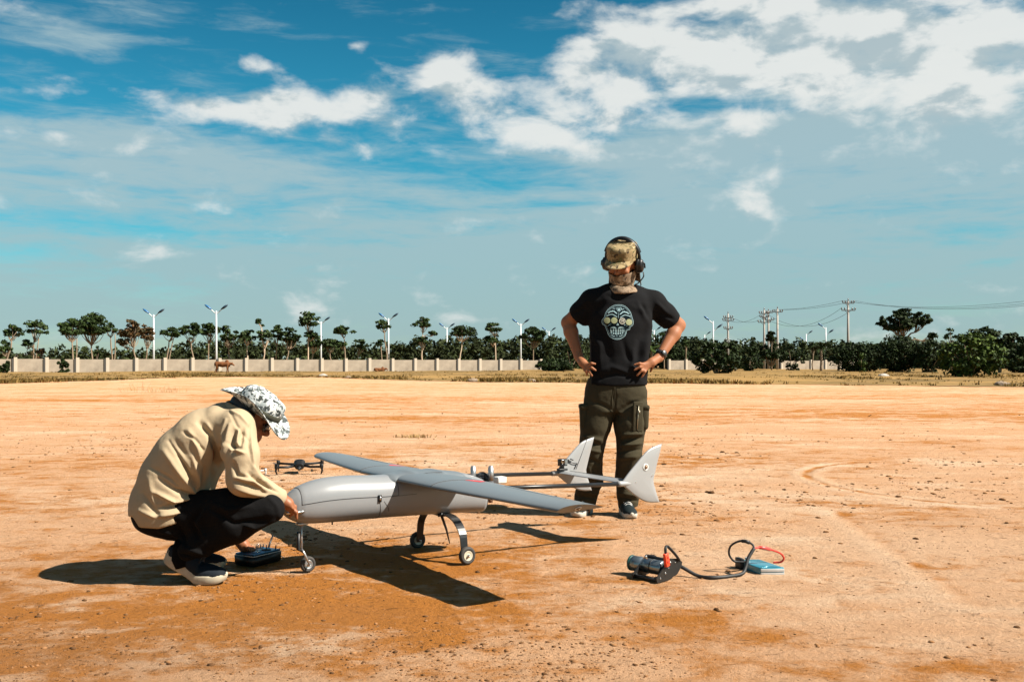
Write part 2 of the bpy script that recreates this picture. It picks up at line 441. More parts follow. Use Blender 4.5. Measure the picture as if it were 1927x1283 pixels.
# ------------------------------------------------------------------ ground
def gh(x, y):
    x = np.asarray(x, float); y = np.asarray(y, float)
    P = np.stack([x, y, np.full_like(x, 3.3)], -1)
    near = np.clip(1.2 - np.hypot(x, y - 5) / 60, 0, 1)
    return (.010 * fbm(P * .9, 3) + .006 * fbm(P * 7.0, 3) + .007 * np.clip(fbm(P * 15.0 + 4, 3), -.1, 1)) * near
def axis_vals(lo, hi, d0, d1, step, g):
    mid = list(np.arange(d0, d1, step)); a = []; s = step; v = d0
    while v > lo: s *= g; v -= s; a.append(v)
    b = []; s = step; v = mid[-1]
    while v < hi: s *= g; v += s; b.append(v)
    return np.array(a[::-1] + mid + b)
def build_ground():
    xs = axis_vals(-1800, 1800, -2.9, 2.9, .022, 1.055); ys = axis_vals(-300, 3000, 2.7, 7.2, .022, 1.04)
    X, Y = np.meshgrid(xs, ys, indexing='ij'); Z = gh(X, Y)
    V = np.stack([X, Y, Z], -1).reshape(-1, 3); nx, ny = X.shape
    i = np.arange(nx - 1)[:, None] * ny + np.arange(ny - 1)[None]; i = i.ravel()
    F = np.stack([i, i + ny, i + ny + 1, i + 1], 1)
    m = bpy.data.materials.new('sandy_soil'); m.use_nodes = True; nt = m.node_tree; b = nt.nodes['Principled BSDF']
    b.inputs['Roughness'].default_value = .95; b.inputs['Specular IOR Level'].default_value = .12
    tc = nt.nodes.new('ShaderNodeTexCoord'); v = tc.outputs['Object']
    sep = nt.nodes.new('ShaderNodeSeparateXYZ'); nt.links.new(v, sep.inputs[0]); x, y = S(nt, sep.outputs[0]), S(nt, sep.outputs[1])
    def blob(cx, cy, rx, ry, w):
        a = (x - cx) / rx; c = (y - cy) / ry
        return ((a * a + c * c) * -1.0).exp() * w
    big = noise(nt, mapping(nt, v, (1, 4, 0), (.10, .42, 1)), 1.0, 6, .62, .6)
    mid = noise(nt, mapping(nt, v, (7, 2, 0), (.55, 1.0, 1)), 1.3, 7, .65, .8)
    fin = noise(nt, v, 9.0, 8, .7, .3)
    gr = noise(nt, v, 70.0, 5, .7)
    orange = (big - .5) * 2.0 + (mid - .5) * 2.3 + (fin - .5) * 1.5 + (noise(nt, mapping(nt, v, (4, 1, 2), (.8, 1.2, 1)), 3.6, 6, .64, .3) - .5) * 2.9 + .16
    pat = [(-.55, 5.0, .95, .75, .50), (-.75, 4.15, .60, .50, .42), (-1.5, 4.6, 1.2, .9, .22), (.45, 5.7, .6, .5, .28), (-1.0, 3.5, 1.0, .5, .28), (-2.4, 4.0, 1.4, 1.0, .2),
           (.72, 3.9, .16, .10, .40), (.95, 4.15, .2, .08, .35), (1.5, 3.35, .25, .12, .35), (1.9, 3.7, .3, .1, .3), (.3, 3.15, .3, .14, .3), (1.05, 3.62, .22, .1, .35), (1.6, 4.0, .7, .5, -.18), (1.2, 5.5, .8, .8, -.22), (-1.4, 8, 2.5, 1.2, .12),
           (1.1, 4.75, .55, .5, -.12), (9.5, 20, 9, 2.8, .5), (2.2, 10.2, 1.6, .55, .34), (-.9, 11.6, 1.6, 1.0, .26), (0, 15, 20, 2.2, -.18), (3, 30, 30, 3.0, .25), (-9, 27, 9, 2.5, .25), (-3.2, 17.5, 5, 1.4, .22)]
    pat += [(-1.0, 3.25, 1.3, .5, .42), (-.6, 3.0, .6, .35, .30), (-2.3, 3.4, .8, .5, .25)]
    wob = (mid - .5) * 2.4 + (fin - .5) * 1.6 + 1.0
    psum = None
    for p in pat: psum = blob(*p) if psum is None else psum + blob(*p)
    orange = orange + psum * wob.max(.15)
    # tyre marks: two concentric arcs of pale, pressed soil
    def arc(cx, cy, r, w, s):
        rr = ((x - cx) * (x - cx) + (y - cy) * (y - cy))._m('SQRT')
        e = (rr - r) / w
        return (e * e * -1.0).exp() * s * (x * -1.0 + cx).step(.75, 1.6)
    track = arc(4.45, 8.5, 1.95, .055, 1.0) + arc(4.45, 8.5, 1.78, .05, .9) - arc(4.45, 8.5, 1.865, .045, .8)
    def line(ax, ay, bx, by, w, s):
        L = math.hypot(bx - ax, by - ay); ux, uy = (bx - ax) / L, (by - ay) / L
        dn = ((x - ax) * (-uy) + (y - ay) * ux) / w; al = (x - ax) * ux + (y - ay) * uy
        return (dn * dn * -1.0).exp() * s * al.step(-.3, .3) * (al * -1.0 + L).step(-.3, .4)
    track = track + line(2.13, 6.95, 1.80, 4.0, .07, .8) - line(2.24, 6.95, 1.92, 4.0, .05, .5)
    orange = orange - track * .75
    f = orange.step(.05, 1.0)
    c = mixc(nt, (mid - .25).clamp(), (.515, .306, .174), (.465, .233, .105))
    c = mixc(nt, (noise(nt, mapping(nt, v, (8, 3, 5), (.6, 1.1, 1)), 1.1, 7, .66).step(.47, .68) * .8 + blob(2.2, 5.2, 1.5, 1.1, .35) + blob(1.2, 8.5, 3.0, 2.0, .2) + track * .35).clamp(), c, (.58, .405, .27))
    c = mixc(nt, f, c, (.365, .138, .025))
    brown = (blob(-1.6, 3.3, 1.6, .8, .55) + blob(-3.0, 4.2, 1.2, 1.2, .35) + blob(2.3, 3.2, .5, .35, .5) + (noise(nt, mapping(nt, v, (3, 9, 0), (.5, 1.0, 1)), 1.8, 6, .65) - .56) * 1.4).clamp()  # left foreground blobs paint in lens vignetting; the noise is soil tone
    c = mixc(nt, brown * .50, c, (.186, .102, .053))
    speck = noise(nt, mapping(nt, v, (0, 0, 0), (.75, 1, 1)), 30.0, 5, .78).step(.565, .66)
    clus = noise(nt, mapping(nt, v, (2, 5, 1), (.8, 1.3, 1)), 1.6, 6, .65).step(.30, .60)
    sp2 = noise(nt, mapping(nt, v, (5, 5, 0), (.6, 1.1, 1)), 15.0, 6, .8).step(.60, .68)
    c = mixc(nt, speck * clus * .7, c, (.105, .050, .022))  # both speck layers paint small clod shadows into the soil colour
    c = mixc(nt, sp2 * clus * .8, c, (.060, .028, .012))
    c = mixc(nt, (gr - .42).clamp() * .8, c, mixc(nt, 1.0, c, (.62, .58, .55), 'MULTIPLY'))
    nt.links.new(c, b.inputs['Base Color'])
    bh = noise(nt, v, 6.0, 12, .74, 0) * .062 + noise(nt, v, 55.0, 6, .8, 0) * .020 + noise(nt, v, 16.0, 8, .75, 0) * .022 - sp2 * clus * .012 - speck * clus * .008 + track * .010
    bn = nt.nodes.new('ShaderNodeBump'); bn.inputs['Strength'].default_value = 1.0; bn.inputs['Distance'].default_value = 1.0
    nt.links.new(bh.k, bn.inputs['Height']); nt.links.new(bn.outputs[0], b.inputs['Normal'])
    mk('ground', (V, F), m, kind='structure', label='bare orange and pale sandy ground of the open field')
build_ground()

def scatter_clods():
    rng = np.random.default_rng(5); t = (1 + 5 ** .5) / 2
    ico = np.array([(-1, t, 0), (1, t, 0), (-1, -t, 0), (1, -t, 0), (0, -1, t), (0, 1, t), (0, -1, -t), (0, 1, -t), (t, 0, -1), (t, 0, 1), (-t, 0, -1), (-t, 0, 1)]) / 1.9
    fi = np.array([(0, 11, 5), (0, 5, 1), (0, 1, 7), (0, 7, 10), (0, 10, 11), (1, 5, 9), (5, 11, 4), (11, 10, 2), (10, 7, 6), (7, 1, 8), (3, 9, 4), (3, 4, 2), (3, 2, 6), (3, 6, 8), (3, 8, 9), (4, 9, 5), (2, 4, 11), (6, 2, 10), (8, 6, 7), (9, 8, 1)])
    n = 42000
    Y = 2.9 * (26 / 2.9) ** rng.random(n); X = (rng.random(n) - .5) * 1.25 * Y
    dn = fbm(np.stack([X * .9, Y * .9, 0 * X + 8], -1), 3)
    keep = rng.random(n) < np.clip(.26 + dn * 2.2, .07, 1) * np.clip(1.25 - Y / 22, .25, 1); X, Y = X[keep], Y[keep]; n = len(X)
    s = .0018 + .0075 * rng.random(n) ** 5 * np.clip(Y / 4.5, .7, 1.7) * (.55 + .9 * rng.random(n)) + .0012 * rng.random(n)
    big = rng.random(n) < .007; s[big] *= 1.9
    J = 1 + .45 * (rng.random((n, 12, 3)) - .5)
    sc = np.stack([s * (1 + .8 * rng.random(n)), s * (1 + .5 * rng.random(n)), s * (.45 + .3 * rng.random(n))], 1)
    a = rng.random(n) * 6.28
    V = ico[None] * J * sc[:, None]; x = V[..., 0] * np.cos(a)[:, None] - V[..., 1] * np.sin(a)[:, None]; y = V[..., 0] * np.sin(a)[:, None] + V[..., 1] * np.cos(a)[:, None]
    V = np.stack([x + X[:, None], y + Y[:, None], V[..., 2] + (gh(X, Y) + s * .10)[:, None]], -1).reshape(-1, 3)
    F = (fi[None] + 12 * np.arange(n)[:, None, None]).reshape(-1, 3)
    mk('soil_clods', (V, F), mat('clod', (.250, .125, .055), .95, island=.95, col2=(.050, .024, .011), spec=.05), smooth=False, kind='stuff', label='small crumbs and clods of dry soil scattered over the field', cat='soil')
scatter_clods()

# far verge of dry grass
EDGE = [(-400, 722), (0, 722), (200, 716), (330, 711), (430, 709), (600, 710), (720, 714), (900, 719), (1100, 720), (1300, 722), (1600, 725), (1927, 728), (2500, 730)]
def edge_row(px): return np.interp(px, [e[0] for e in EDGE], [e[1] for e in EDGE])
def wall_Z(px):
    r = (px - CX) / FPX; A = np.array([-52.8, 113.0]); D = np.array([56.9, 29.0])
    s = (r * A[1] - A[0]) / (D[0] - r * D[1]); return A[1] + D[1] * s
def build_verge():
    rng = np.random.default_rng(3)
    pxs = np.linspace(-500, 2450, 260); rows = []
    K = 26
    for px in pxs:
        y0 = edge_row(px) + 1.6 * fbm(np.array([px * .02, 3.1, 9.]), 4); Z0 = FPX / (y0 - HOR); Z1 = 400.0
        t = np.linspace(0, 1, K); Z = Z0 * (Z1 / Z0) ** t
        X = (px - CX) / FPX * Z
        h = .015 + np.clip((Z - Z0) / 20, 0, 1) * (.10 + .22 * fbm(np.stack([X * .12, Z * .12, 0 * X], -1), 3))
        h[-6:] -= np.linspace(0, .3, 6)
        rows.append(np.stack([X, Z, h], -1))
    V = np.array(rows); n = len(pxs); i = (np.arange(n - 1)[:, None] * K + np.arange(K - 1)[None]).ravel()
    F = np.stack([i, i + K, i + K + 1, i + 1], 1)
    m = bpy.data.materials.new('dry_verge'); m.use_nodes = True; nt = m.node_tree; b = nt.nodes['Principled BSDF']
    b.inputs['Roughness'].default_value = .95; b.inputs['Specular IOR Level'].default_value = .1
    tc = nt.nodes.new('ShaderNodeTexCoord'); v = tc.outputs['Object']
    f1 = noise(nt, mapping(nt, v, (0, 0, 0), (.1, .25, 1)), 1.0, 6, .65); f2 = noise(nt, v, .9, 6, .7)
    c = mixc(nt, f1.step(.38, .62), (.250, .150, .050), (.105, .070, .026)); c = mixc(nt, f2.step(.52, .66), c, (.310, .180, .074))
    nt.links.new(c, b.inputs['Base Color'])
    mk('verge', (V.reshape(-1, 3), F), m, kind='structure', label='strip of dry grassland in front of the wall')
    # grass blades
    n = 15000; k = 8
    px = rng.uniform(-150, 2080, n); e = edge_row(px); yy = e - (e - 690) * rng.random(n) ** 1.15
    Z = FPX / (yy - HOR); Zw = wall_Z(px)
    X = (px - CX) / FPX * Z
    dn = fbm(np.stack([X * .22, Z * .10, 0 * X + 2], -1), 3)
    ok = (rng.random(n) < np.clip(.42 + dn * 2.2, .03, 1)) & (Z < np.where(px < 1310, Zw - .6, 150)); X, Z, px, dn = X[ok], Z[ok], px[ok], dn[ok]; n = len(X)
    H = (.03 + .16 * rng.random(n) ** 2 + .22 * np.clip(dn, 0, 1)) * (1 + .0 * Z)
    ang = rng.random((n, k)) * 6.28; lean = .2 + 1.6 * rng.random((n, k)); hh = H[:, None] * (.5 + .6 * rng.random((n, k)))
    wv = .035 + .04 * rng.random((n, k)); r0 = .25 * rng.random((n, k)); a2 = rng.random((n, k)) * 6.28
    bx = X[:, None] + r0 * np.cos(a2); by = Z[:, None] + r0 * np.sin(a2); z0 = np.zeros_like(bx)
    P0 = np.stack([bx - wv * np.sin(ang), by + wv * np.cos(ang) * .3, z0], -1); P1 = np.stack([bx + wv * np.sin(ang), by - wv * np.cos(ang) * .3, z0], -1)
    P2 = np.stack([bx + hh * lean * np.cos(ang) * .7, by + hh * lean * np.sin(ang) * .7, hh + .05], -1)
    V = np.stack([P0, P1, P2], 2).reshape(-1, 3); F = np.arange(len(V)).reshape(-1, 3)
    mk('dry_grass', (V, F), mat('straw', (.300, .175, .055), .9, island=.85, var=.6, vscale=.12, col2=(.085, .060, .020), spec=.05), smooth=False, kind='stuff', label='straw coloured dry grass on the verge below the wall', cat='grass')
build_verge()

# ------------------------------------------------------------------ boundary wall
def build_wall():
    A = np.array([-52.8, 113.0]); D = np.array([56.9, 29.0]); L = np.linalg.norm(D); d = D / L; ang = math.atan2(d[1], d[0])
    step = L / 20
    conc = mat('pale_concrete', (.345, .285, .22), .9, var=.8, vscale=.8, col2=(.18, .145, .11), bump=.3, bscale=9, spec=.2)
    conc2 = mat('pale_concrete_post', (.42, .355, .28), .9, var=.4, vscale=2, col2=(.36, .30, .23), spec=.2)
    dk = mat('post_shade', (.05, .045, .04), .9)
    def seg(i0, i1, label, rng):
        P = A + D / 20 * i0
        r = empty('boundary_wall', (P[0], P[1], 0), ang, label, 'wall', 'sections of the pale boundary wall')
        pm = qm = jm = None
        for i in range(i0, i1 + 1):
            x = (i - i0) * step
            if qm is None:
                o = mk('post', box((0, 0, .86), (.36, .40, 1.78), .02), conc2, r, smooth=False); qm = o.data
                j = mk('shadow_strip', box((0, 0, .80), (.20, .33, 1.64)), dk, r, smooth=False); jm = j.data  # near-black strip standing in for the shadow left of each post
            else:
                o = bpy.data.objects.new('post', qm); COL.objects.link(o); o.parent = r
                j = bpy.data.objects.new('shadow_strip', jm); COL.objects.link(j); j.parent = r
            o.location = (x, 0, rng.uniform(-.03, .03)); j.location = (x - .27, -.005, 0)
            if i < i1:
                if pm is None: o = mk('panel', box((step / 2 - .07, 0, .78), (step - .5, .16, 1.58), .01), conc, r, smooth=False); pm = o.data
                else: o = bpy.data.objects.new('panel', pm); COL.objects.link(o); o.parent = r
                o.location = (x, 0, rng.uniform(-.04, .03))
    rng = random.Random(4)
    seg(-4, 20, 'long pale concrete panel wall with posts behind the brown cow', rng)
    seg(27, 30, 'short pale wall length beside the standing person and the dark bush', rng)
    seg(34, 39, 'pale wall length half hidden by palms and shrubs near the tall utility poles', rng)
build_wall()

# ------------------------------------------------------------------ street lamps
def lamp(px, top, label, Hm=9.0, heads=((-1, 0.0), (1, 0.0)), Z=None, s=1.0):
    Z = Z or (Hm - 1) * FPX / (HOR - top)
    x = (px - CX) / FPX * Z; k = Hm / 9.0
    r = empty('street_lamp', (x, Z, 0), 0, label, 'street lamp', 'twin street lamps behind the wall')
    white = mat('lamp_white', (.55, .56, .57), .4)
    mk('pole', tube([(0, 0, 0), (0, 0, 4 * k), (0, 0, 8.1 * k)], [.16, .13, .09], 10), white, r)
    mk('base', cyl((0, 0, 0), (0, 0, .3), .24, 10), white, r)
    for sgn, dz in heads:
        a = np.array([0, 0, 7.7 * k + dz]); b = np.array([sgn * .75 * k, 0, 8.35 * k + dz])
        m = mk('arm', tube(bez([a, a + (b - a) * .45 + np.array([0, 0, -.05]), b], 8), .065, 8), white, r)
        h = np.array([[sgn * (.62 + .92 * t) * k, 0, (8.28 + .62 * t) * k + dz] for t in np.linspace(0, 1, 7)])
        w = np.array([.10, .19, .25, .27, .26, .2, .08]) * k
        R = []
        for p, ww in zip(h, w):
            t = np.arange(12) / 12 * 2 * np.pi
            R.append(p + np.stack([-sgn * .5 * np.sin(t) * ww * .45, np.cos(t) * ww, np.sin(t) * ww * .55], 1))
        blue = mat('lamp_blue', (.012, .09, .22), .4) if sgn < 0 else mat('lamp_dark_blue', (.008, .025, .05), .5)
        hd = mk('lamp_head', rings(R), blue, r)
        mk('lens', box((sgn * 1.1 * k, 0, 8.48 * k + dz), (.55 * k, .26 * k, .05), .01, rotm('Y', -sgn * 34)), mat('lamp_lens', (.6, .62, .6), .2), hd, smooth=False)
for a in [(289, 580, 'twin street lamp behind the wall next to the brown-leaved tree'), (407, 572, 'tallest looking twin street lamp rising behind the standing brown cow'),
          (604, 595, 'twin street lamp partly hidden by a tall umbrella tree crown'), (731, 588, 'twin street lamp above the lying brown animal by the wall'),
          (841, 607, 'twin street lamp just beside a flat-topped dark tree'), (980, 599, 'twin street lamp in front of the bushy tree at the end of the wall'),
          (1033, 615, 'twin street lamp near the dark brushwood and the standing person'), (1231, 613, 'street lamp pole seen beside the hip of the standing person')]:
    lamp(*a)
lamp(1342, 594, 'street lamp with one high and one low head above the big dark bush', 9.0, ((-1, .0), (1, -1.3)))
lamp(1554, 607, 'street lamp with offset heads between the palms and the insulator pole', 9.0, ((-1, .0), (1, -1.2)))
lamp(1517, 621, 'small far street lamp above the shrubs left of the palms', 9.0, ((-1, -1.6), (1, 0)))
lamp(1326, 606, 'faint far street lamp standing behind the offset-headed lamp', 9.0, ((1, 0), (-1, -2.)), 240)

# ------------------------------------------------------------------ trees and shrubs
LEAF = mat('leaf_green', (.050, .078, .020), .6, island=.8, var=.5, vscale=.5, col2=(.014, .022, .008), spec=.08)
LEAFD = mat('leaf_dark', (.032, .052, .014), .6, island=.8, var=.5, vscale=.5, col2=(.010, .015, .006), spec=.08)
LEAFB = mat('leaf_brown', (.135, .060, .022), .7, island=.9, var=.5, vscale=.5, col2=(.035, .030, .010), spec=.2)
LEAFY = mat('leaf_bright', (.085, .125, .022), .6, island=.9, var=.4, vscale=.4, col2=(.018, .030, .008), spec=.08)
BARK = mat('bark', (.26, .19, .13), .9, var=.6, vscale=2, col2=(.10, .075, .05), spec=.1)
BARKL = mat('bark_light', (.50, .38, .27), .9, var=.5, vscale=2, col2=(.28, .2, .14), spec=.1)
def leaves(rng, C, rad, per, size, flat=.55):
    C = np.asarray(C, float); n = len(C) * per
    c = np.repeat(C, per, 0); rr = np.repeat(np.asarray(rad, float), per)
    d = rng.normal(size=(n, 3)); d /= np.linalg.norm(d, axis=1, keepdims=True)
    p = c + d * (rr * (.35 + .65 * rng.random(n) ** .5))[:, None] * np.array([1, 1, flat])
    nr = d * .8 + rng.normal(size=(n, 3)) * .6 + np.array([0, 0, .5]); nr /= np.linalg.norm(nr, axis=1, keepdims=True)
    a = np.cross(nr, rng.normal(size=(n, 3))); a /= np.linalg.norm(a, axis=1, keepdims=True); b = np.cross(nr, a)
    s = (size * (.55 + .8 * rng.random(n)))[:, None]
    V = np.stack([p - a * s, p - b * s * .5, p + a * s, p + b * s * .5], 1).reshape(-1, 3)
    return V, np.arange(len(V)).reshape(-1, 4)
def tree(label, px, Z, crowns, tpx=None, kind='umbrella', leafm=None, seed=1, dens=1.0, lsize=.24, bark=None, group='trees behind the wall', name='tree', twin=False, thick=.13):
    """crowns: list of (px, top, bottom, half width px)"""
    rng = np.random.default_rng(seed); sc = Z / FPX
    tpx = px if tpx is None else tpx
    x0 = (tpx - CX) * sc
    r = empty(name, (x0, Z, 0), 0, label, 'tree' if name == 'tree' else name.split('_')[-1], group)
    Cs, Rs = [], []
    tubes = []
    first = None
    for cpx, top, bot, hw in crowns:
        cx = (cpx - tpx) * sc; zt = 1 - (top - HOR) * sc; zb = 1 - (bot - HOR) * sc; hx = hw * sc
        cz = (zt + zb) / 2; hz = (zt - zb) / 2
        ncl = max(8, int(dens * 8.0 * (hx * hx * hz) ** .5 + 6))
        fork = np.array([cx * .6, 0, max(.6, zb - .15 * hz)])
        if first is None: first = fork
        for _ in range(ncl):
            while True:
                q = rng.uniform(-1, 1, 3)
                if q @ q < 1 and (q @ q > .18): break
            if kind == 'umbrella' and q[2] < -.2: q[2] *= .5
            shape = 1.0 if kind != 'umbrella' else (1.0 - .25 * max(0, q[2]))
            cr = rng.uniform(.40, .85) * min(1.3, max(.55, hx / 2.2))
            c = np.array([cx + q[0] * (hx - cr * .6) * shape, q[1] * (hx - cr * .6) * .9, cz + q[2] * (hz - cr * .25)])
            Cs.append(c); Rs.append(cr)
            if rng.random() < .65:
                md = fork + (c - fork) * .5 + np.array([0, 0, -.12 * np.linalg.norm(c - fork)]) + rng.normal(size=3) * .1
                tubes.append(tube(bez([fork + rng.normal(size=3) * .05, md, c], 5), np.linspace(thick * .45, .02, 5), 5, False))
        if fork is not first: tubes.append(tube(bez([first * [.5, 1, .8], (first + fork) / 2, fork], 4), [thick * .7, thick * .6, thick * .5, thick * .45], 6, False))
    bend = rng.normal(size=2) * .12
    tr = bez([(0, 0, -.1), (bend[0], bend[1], first[2] * .4), first * [.7, 1, .75], first + [0, 0, .1]], 7)
    tubes.append(tube(tr, np.linspace(thick, thick * .5, 7), 7))
    if twin:
        tr2 = bez([(.1, 0, -.1), (.35 + bend[0], .1, first[2] * .5), (first[0] + .55, .1, first[2] + .4)], 6)
        tubes.append(tube(tr2, np.linspace(thick * .8, thick * .4, 6), 6))
    mk('trunk', join(*tubes), bark or BARK, r)
    mk('crown', leaves(rng, Cs, Rs, int(24 * dens) + 12, lsize, .42), leafm or LEAF, r, smooth=False)
    return r
def shrub(label, px, base, top, hw, seed, leafm=None, Z=None, name='shrub', group=None, dens=1.0, lsize=.16, lean=0.0):
    rng = np.random.default_rng(seed); Z = Z or FPX / (base - HOR); sc = Z / FPX
    x0 = (px - CX) * sc; h = 1 - (top - HOR) * sc; hx = hw * sc
    r = empty(name, (x0, Z, 0), 0, label, 'shrub', group)
    n = max(14, int(dens * 9 * hx * math.sqrt(hx * h))); n = min(n, 260)
    Cs, Rs, tubes = [], [], []
    for _ in range(n):
        q = rng.normal(size=3); q /= np.linalg.norm(q); q *= rng.random() ** .25
        cr = rng.uniform(.22, .5) * min(1.6, max(.6, hx / 2))
        z = h * .45 + q[2] * (h * .55 - cr * .4); w = 1.0 if z > h * .3 else .72 + .28 * z / (h * .3)
        Cs.append((q[0] * (hx - cr * .5) * w + lean * z, q[1] * (hx - cr * .5) * .7 * w, max(cr * .3, z))); Rs.append(cr)
    for _ in range(7):
        c = np.array(Cs[rng.integers(n)]); tubes.append(tube(bez([(rng.normal() * .15, rng.normal() * .15, -.05), c * [.4, .4, .5], c], 5), np.linspace(.06, .02, 5), 5, False))
    mk('stems', join(*tubes), BARK, r); mk('foliage', leaves(rng, Cs, Rs, 52, lsize, .8), leafm or LEAFD, r, smooth=False)
    return r
def palm(label, px, top, Z, tr_h, seed, leafm=None, nf=22, fl=2.0):
    rng = np.random.default_rng(seed); sc = Z / FPX; x0 = (px - CX) * sc
    r = empty('palm_tree', (x0, Z, 0), 0, label, 'palm', 'palm trees near the wall')
    hz = tr_h
    mk('trunk', tube(bez([(0, 0, -.1), (.05, 0, hz * .5), (0, 0, hz)], 6), [.2, .19, .17, .17, .18, .16], 8), BARK, r)
    V, F = [], []
    for i in range(nf):
        a = i * 2.4 + rng.normal() * .2; el = rng.uniform(.1, 1.25); L = fl * rng.uniform(.8, 1.1)
        d = np.array([math.cos(a), math.sin(a), 0]); sd = np.array([-d[1], d[0], 0]); p = np.array([0, 0, hz]); pts = []
        e = el
        for k in range(9):
            pts.append(p.copy()); p = p + (d * math.cos(e) + np.array([0, 0, math.sin(e)])) * L / 8; e -= .19
        for k in range(1, 9):
            for sg in (-1, 1):
                b0, b1 = pts[k - 1], pts[k]; tip = b1 + sd * sg * L * .2 * math.sin(math.pi * min(.95, k / 9 + .08)) + (pts[k] - pts[k - 1]) * .9 + np.array([0, 0, -.06])
                n = len(V); V += [b0, b1, tip]; F.append((n, n + 1, n + 2))
    mk('fronds', (np.array(V), F), leafm or LEAF, r, smooth=False)
sl_ = 'slim spreading tree standing behind the pale panel wall'
TREES = [
 ('small leaning tree at the far end of the long wall beside the white building', 22, 118, [(24, 612, 638, 22), (8, 640, 668, 14)], 18, dict(dens=1.0)),
 ('open-crowned tree with gaps of sky in front of the low white building', 64, 124, [(66, 600, 640, 27), (50, 638, 655, 11)], 61, dict(dens=.8, twin=True)),
 ('broad green tree with yellowish leaf patches, joined to a denser neighbour', 138, 122, [(134, 597, 640, 30)], 138, dict(dens=1.3, twin=True)),
 ('largest dense dark green round-crowned tree behind the wall', 172, 126, [(172, 587, 645, 34)], 172, dict(dens=1.6, leafm=None)),
 ('thin twin-stemmed tree with a light crown beside the dense round tree', 210, 130, [(207, 605, 632, 18)], 210, dict(dens=.8, twin=True)),
 ('tree with rust tinged leaves beside the first lamp post', 252, 126, [(250, 598, 650, 27), (232, 632, 655, 12)], 254, dict(dens=1.3, leafm=LEAFB)),
 ('brown withered tree touching the white lamp post', 277, 128, [(278, 605, 652, 17)], 275, dict(dens=1.1, leafm=LEAFB)),
 ('forked spreading tree between the brown withered tree and the lamp behind the cow', 318, 130, [(321, 613, 640, 22)], 314, dict(twin=True)), ('spreading tree with bare lower limbs beside the forked spreading tree', 360, 132, [(358, 602, 642, 22)], 362, dict()), ('leafy tree whose crown touches the lamp behind the standing cow', 388, 135, [(394, 603, 642, 21)], 391, dict()),
 ('spreading tree rising behind the head of the standing cow', 432, 140, [(430, 610, 652, 20)], 431, dict()), ('pale-trunked spreading tree between the cow and the spike-topped tree', 463, 140, [(466, 618, 648, 18)], 464, dict(bark=BARKL)),
 ('tree with a lone spike of leaves above its crown and a pale trunk', 497, 140, [(499, 607, 652, 16), (486, 599, 612, 4)], 497, dict(bark=BARKL)),
 ('narrow-crowned tree between the spike-topped tree and the dense crooked tree', 520, 142, [(522, 610, 646, 13)], 519, dict()), ('dense dark crooked tree with a low spreading crown', 542, 142, [(545, 613, 655, 24)], 540, dict(dens=1.4, leafm=LEAFD)),
 ('tallest umbrella tree with a long pale bare trunk', 580, 145, [(581, 585, 622, 26), (586, 622, 640, 16)], 579, dict(bark=BARKL, dens=1.1)),
 ('low green tree under the tall umbrella tree', 592, 150, [(592, 626, 662, 20)], 585, dict(bark=BARKL)), ('low spreading tree between the tall umbrella tree and the parasol-shaped tree', 622, 150, [(620, 633, 662, 18)], 622, dict()),
 ('small parasol-shaped tree standing free against the sky', 649, 146, [(646, 611, 634, 22), (642, 640, 655, 11)], 650, dict()),
 ('short scrubby tree between the parasol tree and the next lamp', 674, 152, [(677, 634, 664, 17)], 671, dict(dens=.8)),
 ('tall thin tree with a small crown against a lamp post', 724, 150, [(722, 600, 624, 20)], 726, dict(dens=.8)), ('tiny sapling with a sparse top beside the thin tall tree', 713, 150, [(716, 637, 655, 8)], 719, dict(dens=.5)),
 ('two-tiered tree with a side branch reaching right', 795, 152, [(795, 596, 624, 22), (796, 630, 655, 15), (815, 622, 632, 10)], 796, dict(dens=.9, bark=BARKL)),
 ('flat-topped dark tree with a forked pale trunk', 872, 158, [(872, 612, 640, 29)], 866, dict(dens=1.2, leafm=LEAFD, bark=BARKL)),
 ('tall green tree with a slender trunk above the undergrowth', 932, 160, [(931, 604, 630, 21), (924, 630, 650, 16)], 933, dict(bark=BARKL)),
 ('bushy dark tree behind the lamp at the end of the long wall', 1003, 162, [(1003, 614, 652, 28)], 1004, dict(dens=1.5, leafm=LEAFD)),
 ('sparse thin-topped tree rising beside the elbow of the standing person', 1292, 165, [(1292, 632, 660, 10)], 1290, dict(dens=.6)),
 ('tree seen between the waist and forearm of the standing person', 1250, 170, [(1250, 623, 660, 18)], 1250, dict(dens=1.0)),
 ('dark conifer-like tree between the twin utility poles', 1452, 150, [(1452, 622, 650, 11), (1450, 640, 690, 24)], 1452, dict(dens=1.5, leafm=LEAFD)),
 ('small round-topped tree beside the palms', 1530, 150, [(1530, 638, 665, 10)], 1530, dict(dens=1.1, leafm=LEAFD)),
 ('large ragged tree standing high over the shrubs on the right', 1703, 130, [(1692, 590, 632, 38), (1735, 584, 622, 22), (1660, 596, 618, 10), (1700, 580, 600, 24), (1755, 622, 640, 9)], 1705, dict(dens=1.4, leafm=LEAFD, thick=.2)),
 ('faint leafless-looking sapling between the ragged tree and the round bush', 1788, 135, [(1788, 616, 645, 13)], 1788, dict(dens=.35)),
 ('dark spreading tree behind the round green bush', 1860, 105, [(1852, 610, 660, 34), (1905, 622, 690, 40)], 1880, dict(dens=1.6, leafm=LEAFD, thick=.2)),
]
for i, (lab, px, Z, cr, tp, kw) in enumerate(TREES):
    tree(lab, px, Z, cr, tp, seed=20 + i, **kw)
